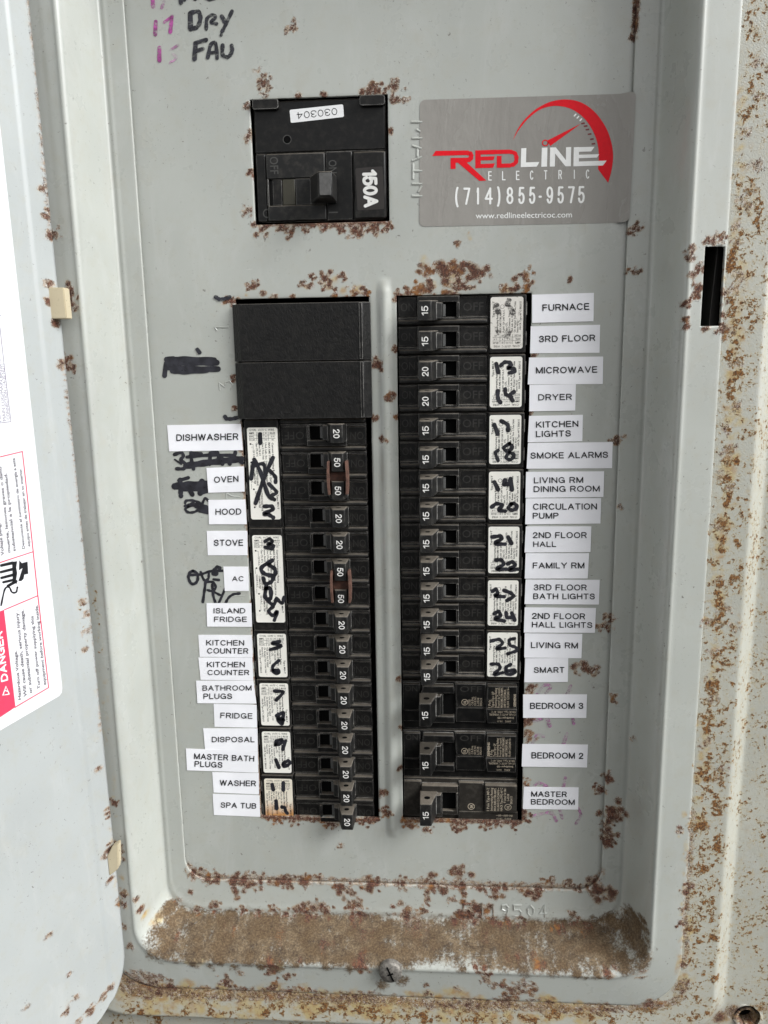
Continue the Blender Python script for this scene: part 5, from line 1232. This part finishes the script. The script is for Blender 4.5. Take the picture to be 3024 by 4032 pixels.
# ================================================================== TAPE LABELS
LABELS = [
 ('Q3', [(722, 630), (1041, 624), (1049, 738), (731, 743)], [('DISHWASHER', 762, 1030, 665, 697)]),
 ('Q3', [(892, 815), (1054, 808), (1057, 917), (900, 922)], [('OVEN', 925, 1031, 848, 878)]),
 ('Q3', [(900, 953), (1060, 951), (1066, 1058), (903, 1058)], [('HOOD', 931, 1043, 988, 1018)]),
 ('Q3', [(893, 1087), (1068, 1086), (1070, 1192), (898, 1192)], [('STOVE', 924, 1051, 1122, 1152)]),
 ('Q5', [(965, 34), (1073, 34), (1075, 139), (971, 139)], [('AC', 1003, 1053, 73, 98)]),
 ('Q5', [(892, 192), (1086, 192), (1089, 294), (895, 293)], [('ISLAND', 923, 1060, 211, 237), ('FRIDGE', 925, 1067, 248, 274)]),
 ('Q5', [(857, 329), (1088, 330), (1092, 426), (863, 424)], [('KITCHEN', 891, 1055, 349, 376), ('COUNTER', 895, 1073, 384, 411)]),
 ('Q5', [(857, 427), (1090, 427), (1094, 525), (867, 523)], [('KITCHEN', 894, 1058, 443, 470), ('COUNTER', 897, 1077, 478, 504)]),
 ('Q5', [(847, 527), (1094, 526), (1108, 626), (853, 624)], [('BATHROOM', 875, 1087, 545, 571), ('PLUGS', 879, 1003, 580, 607)]),
 ('Q5', [(923, 627), (1109, 631), (1111, 730), (927, 726)], [('FRIDGE', 952, 1091, 664, 691)]),
 ('Q5', [(878, 733), (1112, 733), (1114, 832), (886, 825)], [('DISPOSAL', 915, 1100, 767, 794)]),
 ('Q5', [(803, 820), (1114, 833), (1116, 924), (808, 914)], [('MASTER BATH', 838, 1098, 844, 872), ('PLUGS', 840, 961, 874, 902)]),
 ('Q5', [(917, 922), (1118, 926), (1119, 1018), (923, 1010)], [('WASHER', 949, 1106, 955, 983)]),
 ('Q5', [(919, 1016), (1121, 1022), (1124, 1115), (924, 1107)], [('SPA TUB', 953, 1107, 1052, 1079)]),
 ('Q4', [(640, 66), (907, 58), (905, 181), (640, 188)], [('FURNACE', 685, 888, 103, 135)]),
 ('Q4', [(634, 203), (934, 196), (931, 317), (631, 319)], [('3RD FLOOR', 670, 913, 239, 270)]),
 ('Q4', [(627, 338), (947, 333), (945, 452), (621, 454)], [('MICROWAVE', 657, 922, 375, 406)]),
 ('Q4', [(629, 456), (829, 453), (826, 567), (627, 570)], [('DRYER', 667, 812, 493, 523)]),
 ('Q4', [(627, 590), (859, 585), (857, 699), (621, 704)], [('KITCHEN', 657, 840, 610, 640), ('LIGHTS', 657, 808, 651, 681)]),
 ('Q4', [(622, 707), (988, 703), (985, 816), (616, 818)], [('SMOKE ALARMS', 633, 968, 744, 774)]),
 ('Q4', [(614, 832), (951, 829), (948, 940), (611, 944)], [('LIVING RM', 648, 861, 852, 881), ('DINING ROOM', 647, 932, 890, 919)]),
 ('Q4', [(613, 946), (938, 945), (935, 1055), (610, 1058)], [('CIRCULATION', 644, 920, 966, 996), ('PUMP', 643, 754, 1006, 1035)]),
 ('Q4', [(613, 1067), (896, 1067), (892, 1178), (607, 1180)], [('2ND FLOOR', 643, 876, 1090, 1119), ('HALL', 645, 744, 1130, 1157)]),
 ('Q6', [(612, -24), (886, -24), (880, 85), (608, 86)], [('FAMILY RM', 643, 866, 14, 43)]),
 ('Q6', [(612, 90), (932, 91), (928, 198), (607, 196)], [('3RD FLOOR', 647, 876, 109, 138), ('BATH LIGHTS', 645, 911, 148, 176)]),
 ('Q6', [(608, 210), (916, 213), (911, 320), (604, 319)], [('2ND FLOOR', 639, 869, 233, 262), ('HALL LIGHTS', 639, 900, 271, 299)]),
 ('Q6', [(608, 322), (857, 325), (853, 430), (606, 427)], [('LIVING RM', 635, 838, 359, 388)]),
 ('Q6', [(610, 430), (796, 429), (794, 532), (606, 534)], [('SMART', 648, 780, 466, 494)]),
 ('Q6', [(601, 586), (877, 586), (874, 688), (601, 687)], [('BEDROOM 3', 631, 861, 620, 650)]),
 ('Q6', [(598, 800), (881, 803), (877, 902), (595, 898)], [('BEDROOM 2', 637, 861, 835, 865)]),
 ('Q6', [(604, 985), (841, 988), (839, 1084), (600, 1081)], [('MASTER', 636, 790, 1003, 1030), ('BEDROOM', 635, 824, 1037, 1064)]),
]
EXTRA = {6: 'white label tape reading KITCHEN COUNTER, just below the ISLAND FRIDGE label', 7: 'white label tape reading KITCHEN COUNTER, just above the BATHROOM PLUGS label'}
for i, (z, quad, lines) in enumerate(LABELS):
    words = ' '.join(l[0] for l in lines); side = 'left' if i < 14 else 'right'
    Y = -0.16 - 0.05 * (i % 3)
    c = [at(*zp(z, *p), Y) for p in quad]
    base = (c[2] + c[3]) / 2
    r = empty('label_tape', base, EXTRA.get(i, 'white label tape reading %s' % words), 'label', 'printed tape labels beside the breakers')
    N_ = 8; v = []; f = []
    for j in range(2):                          # slightly lifting, not quite flat strip with thickness
        for k in range(N_ + 1):
            t = k / N_; p = (c[0] * (1 - t) + c[1] * t) if j == 0 else (c[3] * (1 - t) + c[2] * t)
            lift = 0.05 * math.sin(i * 1.7 + t * 5 + j) + 0.12 * max(0, t - 0.85) * (i % 2)
            v.append(p - base + np.array([0, -abs(lift), 0]))
    n = N_ + 1
    f = [(n + k, n + k + 1, k + 1, k) for k in range(N_)]
    nb = len(v); v += [q + np.array([0, 0.12, 0]) for q in v[:nb]]
    rim = list(range(n)) + list(range(2 * n - 1, n - 1, -1))
    f += [(rim[k], rim[(k + 1) % len(rim)], nb + rim[(k + 1) % len(rim)], nb + rim[k]) for k in range(len(rim))]
    link('paper', mesh_from('paper', v, f, WHITE_TAPE), r)
    tilt = (quad[1][1] - quad[0][1]) / (quad[1][0] - quad[0][0])
    d = Draw()
    for t, x0, x1, y0, y1 in lines:
        dx = (x1 - x0) * tilt / 2
        fn = text_px(z, x0, y1 - 1 - dx, x1, y1 - 1 + dx, (y1 - y0) - 3, Y - 0.19)
        d.line(t, lambda a, b, fn=fn: fn(a, b) - base, 0.16, 0.30)
    link('lettering', d.mesh('lettering', PRINT), r)

# ================================================================== CONTRACTOR STICKER
c = [at(*zp('S', *p), -0.12) for p in ((62, 98), (1584, 52), (1536, 966), (58, 994))]
base = (c[2] + c[3]) / 2
stk = empty('contractor_sticker', base, 'grey electrician sticker with red speedometer logo and phone number, right of the main breaker', 'sticker')
def sfn(Y=-0.16): return lambda a, b: at(*zp('S', a, b), Y) - base
d = Draw(); d.poly(rquad([(60, 96), (1586, 50), (1538, 968), (56, 996)], 44, 6), sfn(-0.12)); me = d.mesh('backing', SILVER)
bm = bmesh.new(); bm.from_mesh(me)
for xc in (99.5, 100.5, 101.5, 102.5, 103.4, 104.2, 105.0, 105.6):
    bmesh.ops.bisect_plane(bm, geom=list(bm.verts) + list(bm.edges) + list(bm.faces), plane_co=Vector((xc - base[0], 0, 0)) * S, plane_no=(1, 0, 0), dist=1e-7)
for v in bm.verts: v.co.y -= 2.65 * float(sstep(99.5, 105.0, v.co.x / S + base[0])) * S
for f in bm.faces: f.smooth = True
bm.to_mesh(me); bm.free(); link('backing', me, stk)
d = Draw(); F = sfn(-0.19); F2 = sfn(-0.17)
out = [(720, 384), (752, 310), (800, 240), (880, 165), (980, 112), (1090, 93), (1200, 112), (1300, 180), (1380, 290), (1420, 400), (1432, 500), (1420, 600), (1397, 685)]
inn_ = [(1325, 588), (1330, 500), (1322, 410), (1290, 320), (1230, 230), (1150, 168), (1060, 141), (980, 143), (900, 172), (820, 238), (757, 316)]
def cr(P_, n=5):
    P_ = [np.array(p, float) for p in P_]; Q = [2 * P_[0] - P_[1]] + P_ + [2 * P_[-1] - P_[-2]]; o_ = []
    for i in range(1, len(Q) - 2):
        for k in range(n):
            t = k / n; a, b, c_, e = Q[i - 1:i + 3]; o_.append(0.5 * ((2 * b) + (c_ - a) * t + (2 * a - 5 * b + 4 * c_ - e) * t * t + (3 * b - 3 * c_ + e - a) * t ** 3))
    return o_ + [P_[-1]]
o1, i1 = cr(out), cr(inn_[::-1] )
n_ = 60
def resample(Q, n):
    Q = np.array(Q); s_ = np.concatenate([[0], np.cumsum(np.linalg.norm(np.diff(Q, axis=0), axis=1))]); t = np.linspace(0, s_[-1], n)
    return np.stack([np.interp(t, s_, Q[:, 0]), np.interp(t, s_, Q[:, 1])], 1)
O, I = resample(o1, n_), resample([np.array(out[0], float)] + i1, n_)
d.add([F(*p) for p in O] + [F(*p) for p in I], [(k, k + 1, n_ + k + 1, n_ + k) for k in range(n_ - 1)])
d.add([F(*out[-1]), F(*O[-1]), F(*I[-1])], [(0, 1, 2)])
d.poly([(1205, 264), (985, 424), (966, 384)], F)
d.stroke([(950 + 20 * math.cos(t), 402 + 20 * math.sin(t)) for t in [i * math.pi / 8 for i in range(17)]], 8, sfn(-0.195), smooth=False)
# letters R E D
d.poly([(148, 494), (172, 458), (398, 455), (398, 488)], F)
d.stroke([(395, 472), (418, 478), (424, 495), (418, 516), (395, 524)], 34, sfn(-0.20)); d.poly([(278, 508), (400, 506), (400, 541), (278, 543)], F)
d.poly([(278, 515), (314, 515), (314, 585), (278, 587)], sfn(-0.205)); d.poly([(330, 542), (392, 540), (532, 669), (482, 671)], sfn(-0.205))
d.poly([(454, 454), (492, 454), (492, 580), (454, 582)], F); d.poly([(480, 454), (602, 450), (590, 482), (480, 484)], sfn(-.2)); d.poly([(492, 500), (592, 496), (582, 524), (492, 526)], sfn(-.2)); d.poly([(480, 552), (592, 547), (580, 578), (480, 580)], sfn(-.2))
d.poly([(560, 452), (700, 449), (700, 478), (552, 482)], sfn(-.21)); d.poly([(606, 494), (640, 494), (640, 578), (606, 578)], F)
d.stroke([(700, 464), (735, 476), (746, 512), (735, 548), (700, 562)], 30, sfn(-.2)); d.poly([(606, 550), (702, 547), (702, 576), (606, 578)], sfn(-.215))
link('red_logo', d.mesh('red_logo', RED), stk)
d = Draw()
for x, y, a in ((1218, 262, -60), (1237, 281, -52), (1250, 306, -40), (1265, 338, -28), (1281, 374, -16), (1292, 407, -6)):
    t = math.radians(a); d.poly([(x + 14 * math.cos(t) * s1 - 6 * math.sin(t) * s2, y + 14 * math.sin(t + .0) * s1 * -1 + 6 * math.cos(t) * s2) for s1, s2 in ((-1, -1), (1, -1), (1, 1), (-1, 1))] if False else [(x - 14, y - 5 + 3), (x + 12, y - 7), (x + 14, y + 5), (x - 12, y + 8)], F)
link('dial_tick', d.mesh('dial_tick', DARK_RED), stk)
d = Draw()
d.poly([(780, 440), (816, 438), (812, 572), (776, 574)], F); d.poly([(800, 540), (908, 537), (890, 570), (800, 573)], sfn(-.2))
d.poly([(926, 436), (966, 434), (962, 570), (922, 571)], F)
d.poly([(985, 434), (1022, 433), (1018, 569), (982, 570)], F); d.poly([(985, 434), (1025, 433), (1132, 568), (1094, 568)], sfn(-.2)); d.poly([(1098, 432), (1134, 431), (1132, 568), (1096, 568)], sfn(-.205))
d.poly([(1153, 432), (1190, 431), (1188, 567), (1150, 568)], F); d.poly([(1180, 432), (1300, 429), (1276, 462), (1180, 465)], sfn(-.2)); d.poly([(1188, 486), (1334, 481), (1318, 506), (1188, 510)], sfn(-.21)); d.poly([(1180, 534), (1386, 527), (1360, 562), (1180, 567)], sfn(-.21))
for x, y in ((1162, 204), (1182, 219), (1203, 237)): d.stroke([(x + 5, y - 6), (x - 5, y + 6)], 10, F)
def srow(t, x0, y0, x1, y1, h, **k):
    u = np.array([x1 - x0, y1 - y0], float); nn = np.array([0, -1.0]) * h
    g = lambda a, b: F(x0 + u[0] * a + nn[0] * b, y0 + u[1] * a + nn[1] * b)
    if len(t) == 1 and t in SANS: d.line(t, g, k.get('weight', .13))
    else: d.text(t, g, res=5, **{q: k[q] for q in k if q != 'weight'})
for ch, x in zip('ELECTRIC', (545, 643, 742, 841, 940, 1043, 1145, 1238)):
    w_ = 26 if ch != 'I' else 7
    srow(ch, x + (8 if ch == 'I' else 0), 669 - (x - 545) * .019, x + w_ + (8 if ch == 'I' else 0), 669 - (x - 545) * .019, 66, weight=.12)
for ch, x, w_ in (('(', 310, 24), ('7', 368, 50), ('1', 462, 18), ('4', 520, 58), (')', 608, 24), ('8', 674, 50), ('5', 758, 46), ('5', 834, 46), ('-', 902, 24), ('9', 958, 48), ('5', 1036, 46), ('7', 1112, 48), ('5', 1182, 48)):
    yb = 842 - (x - 310) * .014
    srow(ch, x, yb, x + w_, yb, 122, weight=.125)
srow('www.redlineelectricoc.com', 456, 938, 1140, 930, 40, bold=.005)
link('white_lettering', d.mesh('white_lettering', simple('sticker_white', (0.84, 0.84, 0.82), 0.4, 0.02)), stk)

# ================================================================== DOOR
door = empty('panel_door', (-134, -28, -212), 'open grey steel panel door hinged on the left, cream pads and rust along its hinge edge', 'panel door')
ws = list(np.arange(0, 9.6, 1.0)) + [9.8, 10.3, 10.8, 11.3, 12.0] + list(np.arange(13, 60, 1.2)) + list(np.arange(66, 250, 12.0))
zd = list(np.arange(-212, 300, 1.2))
def door_pt(w, z, th=0.0):
    h = -1.0 * sstep(9.6, 11.6, np.array(w)) * 1.0       # plate sits a step back from the border strip
    return DO + DE * w + DV * (z - 20.0) + DN * (float(h) * 0.7 - th)
v = []; f = []; ix = {}
RC = 26.0
for j, z in enumerate(zd):
    for i, w in enumerate(ws):
        # rounded lower hinge corner
        w2 = w
        if z < -212 + RC:
            dz_ = (-212 + RC - z); off = RC - math.sqrt(max(RC * RC - dz_ * dz_, 0))
            w2 = off + w * (250 - off) / 250
        ix[i, j] = len(v); v.append(door_pt(w2, z))
nw, nz = len(ws), len(zd)
for j in range(nz - 1):
    for i in range(nw - 1): f.append((ix[i, j], ix[i, j + 1], ix[i + 1, j + 1], ix[i + 1, j]))
nb = len(v); v += [np.array(q) - DN * 1.3 for q in v[:nb]]
f += [tuple(nb + k for k in reversed(q)) for q in list(f)]
loop = [ix[i, 0] for i in range(nw)] + [ix[nw - 1, j] for j in range(1, nz)] + [ix[i, nz - 1] for i in range(nw - 2, -1, -1)] + [ix[0, j] for j in range(nz - 2, 0, -1)]
nf = len(f)
f += [(loop[k], loop[(k + 1) % len(loop)], nb + loop[(k + 1) % len(loop)], nb + loop[k]) for k in range(len(loop))]
me = mesh_from('door_sheet', v, f, [PAINT_DOOR, TAN_EDGE], True)
for p in me.polygons[nf:]: p.material_index = 1; p.use_smooth = False
bm = bmesh.new(); bm.from_mesh(me); bmesh.ops.recalc_face_normals(bm, faces=bm.faces); bm.to_mesh(me); bm.free()
wear_layer(me)
in_box(link('door_sheet', me), door)
for pts, th in (([(186, 1131), (250, 1132), (263, 1255), (199, 1256)], 5.5), ([(421, 3372), (440, 3335), (464, 3322), (466, 3405), (462, 3425), (430, 3450)], 4.0)):
    fr = [at(px, py, -32.5) for px, py in pts]; bk = [q + np.array([0, th, 0]) for q in fr]
    mb = MB(); n = len(fr)
    a = [mb.bm.verts.new(Vector(q) * S) for q in fr]; b = [mb.bm.verts.new(Vector(q) * S) for q in bk]
    fs = [mb.bm.faces.new(a), mb.bm.faces.new(b[::-1])] + [mb.bm.faces.new([a[(i + 1) % n], a[i], b[i], b[(i + 1) % n]]) for i in range(n)]
    bmesh.ops.recalc_face_normals(mb.bm, faces=fs)
    bmesh.ops.bevel(mb.bm, geom=list(mb.bm.edges), offset=0.35 * S, segments=2, affect='EDGES', clamp_overlap=True)
    in_box(mb.build('hinge_pad', CREAM), door)

# ================================================================== DANGER LABEL ON THE DOOR
LIFT = 0.30 - 0.7
def dfn(z, l=0.0): return lambda a, b: on_door(*zp(z, a, b), LIFT + l)
cz = on_door(246, 2730, LIFT)
dl = empty('danger_label', cz, 'white DANGER hazardous voltage label with red header on the inside of the open door', 'warning label')
# sheet in the door's own plane: from 22 mm off the hinge outwards
def dp(w, z, l=0.0): return DO + DE * w + DV * (z - 20.0) + DN * (LIFT + l)
w0 = float((cz - DO) @ DE); z0 = float(cz[2])
a_top = on_door(0, 470, LIFT); 
c1 = dp(w0, z0); c2 = dp(w0 + 90, z0 - 6.0)
edge_pt = on_door(*zp('K1', 150, 200), LIFT); wt = float((edge_pt - DO) @ DE)
poly = [dp(w0 - .0 + 2.2, z0 - .5), dp(w0 + .6, z0 + .4), dp(w0, z0 + 2.4), dp(w0 + (wt - w0) * 0 + 0.2, z0 + 235), dp(w0 + 100, z0 + 235), dp(w0 + 100, z0 - 8)]
mb = mesh_from('backing', [q - cz for q in poly], [tuple(range(6))], DOOR_STICKER); link('backing', mb, dl)
def dtext(name, mat, items, **k):
    d = Draw()
    for t, z, x0, y0, x1, y1, ux, uy in items:
        fn = dfn(z, 0.06); d.text(t, lambda a, b, fn=fn: fn(x0 + (x1 - x0) * a + ux * b, y0 + (y1 - y0) * a + uy * b) - cz, res=3, **k)
    return link(name, d.mesh(name, mat), dl)
d = Draw(); d.poly([(35, 1108), (135, 1955), (-70, 2092), (-180, 1190)], lambda a, b: dfn('K', 0.03)(a, b) - cz); link('red_header', d.mesh('red_header', PINK_RED), dl)
d = Draw(); F4 = dfn('K', 0.06); d.line('DANGER', lambda a, b: F4(72 - 52 * a - 62 * b, 1722 - 432 * a + 18 * b) - cz, 0.2, 0.28); link('header_lettering', d.mesh('header_lettering', WHITE_STICKER), dl)
d = Draw(); F3 = lambda a, b: dfn('K', 0.06)(a, b) - cz
d.stroke([(80, 1842), (25, 1852), (52, 1775), (80, 1842)], 12, F3, smooth=False); d.stroke([(64, 1818), (42, 1810)], 8, F3); link('warning_triangle', d.mesh('warning_triangle', WHITE_STICKER), dl)
dtext('lettering', DARK_PRINT, [('Hazardous Voltage.', 'K', 185, 1888, 147, 1462, -25, 6), ('Will cause death, serious injury .', 'K', 234, 1862, 158, 1108, -27, 6), ('or substantial property damage.', 'K', 280, 1832, 205, 1105, -27, 6),
       ('Turn off power supplying this', 'K', 352, 1795, 290, 1160, -25, 6), ('equipment before working inside.', 'K', 402, 1760, 328, 1064, -25, 6),
       ('Voltaje peligroso. Causar\u00e1', 'K', 36, 632, -30, 60, -26, 6), ('muerte, lesiones graves o da\u00f1o', 'K', 92, 608, 12, -141, -26, 6), ('substancial a la propiedad.', 'K', 137, 597, 60, -86, -26, 6),
       ('Desconecte el suministro de energ\u00eda a este', 'K', 217, 575, 130, -215, -24, 6), ('equipo antes de trabajar en su interior.', 'K', 264, 555, 187, -130, -24, 6)], bold=.022)
dtext('diagram_lettering', GREY_PRINT, [('MAIN LUG/MAIN BREAKER', 'K1', 52, 1452, 0, 880, -26, 5), ('CONNECTION (1/4-20 NUT)', 'K1', 86, 1438, 32, 955, -26, 5), ('LUG/MAIN', 'K1', 12, 1462, -20, 1200, -24, 5)])
d = Draw()
for z, pts in (('K', [(424, 1785), (330, 985), (225, 0), (195, -270)]), ('K', [(424, 1785), (130, 1958)]), ('K', [(330, 985), (40, 1108)]), ('K', [(290, 602), (-10, 700)]), ('K', [(195, -270), (-20, -218)])):
    d.stroke(pts, 9, lambda a, b, z=z: dfn(z, 0.05)(a, b) - cz, smooth=False)
link('red_border', d.mesh('red_border', PINK_RED), dl)
d = Draw()
for pts in ([(95, 1455), (40, 1000), (0, 640)], [(95, 1460), (0, 1472)], [(10, 535), (-10, 540)]): d.stroke(pts, 5, lambda a, b: dfn('K1', 0.05)(a, b) - cz, smooth=False)
link('diagram_rule', d.mesh('diagram_rule', GREY_PRINT), dl)
d = Draw()
for w_, pts in ((26, [(12, 722), (110, 700)]), (24, [(8, 780), (120, 752)]), (24, [(14, 830), (130, 800)]), (22, [(30, 868), (130, 845)]), (26, [(70, 900), (140, 860)])): d.stroke(pts, w_, F3)
d.poly([(105, 690), (150, 685), (142, 740), (150, 790), (140, 850), (150, 880), (112, 880)], F3); d.poly([(168, 676), (190, 702), (240, 688), (246, 795), (212, 802), (205, 840), (185, 858), (160, 858), (196, 745), (165, 765)], F3)
d.stroke([(10, 1068), (42, 930), (80, 912), (105, 955), (140, 955), (152, 912)], 16, F3)
link('shock_pictogram', d.mesh('shock_pictogram', PRINT), dl)
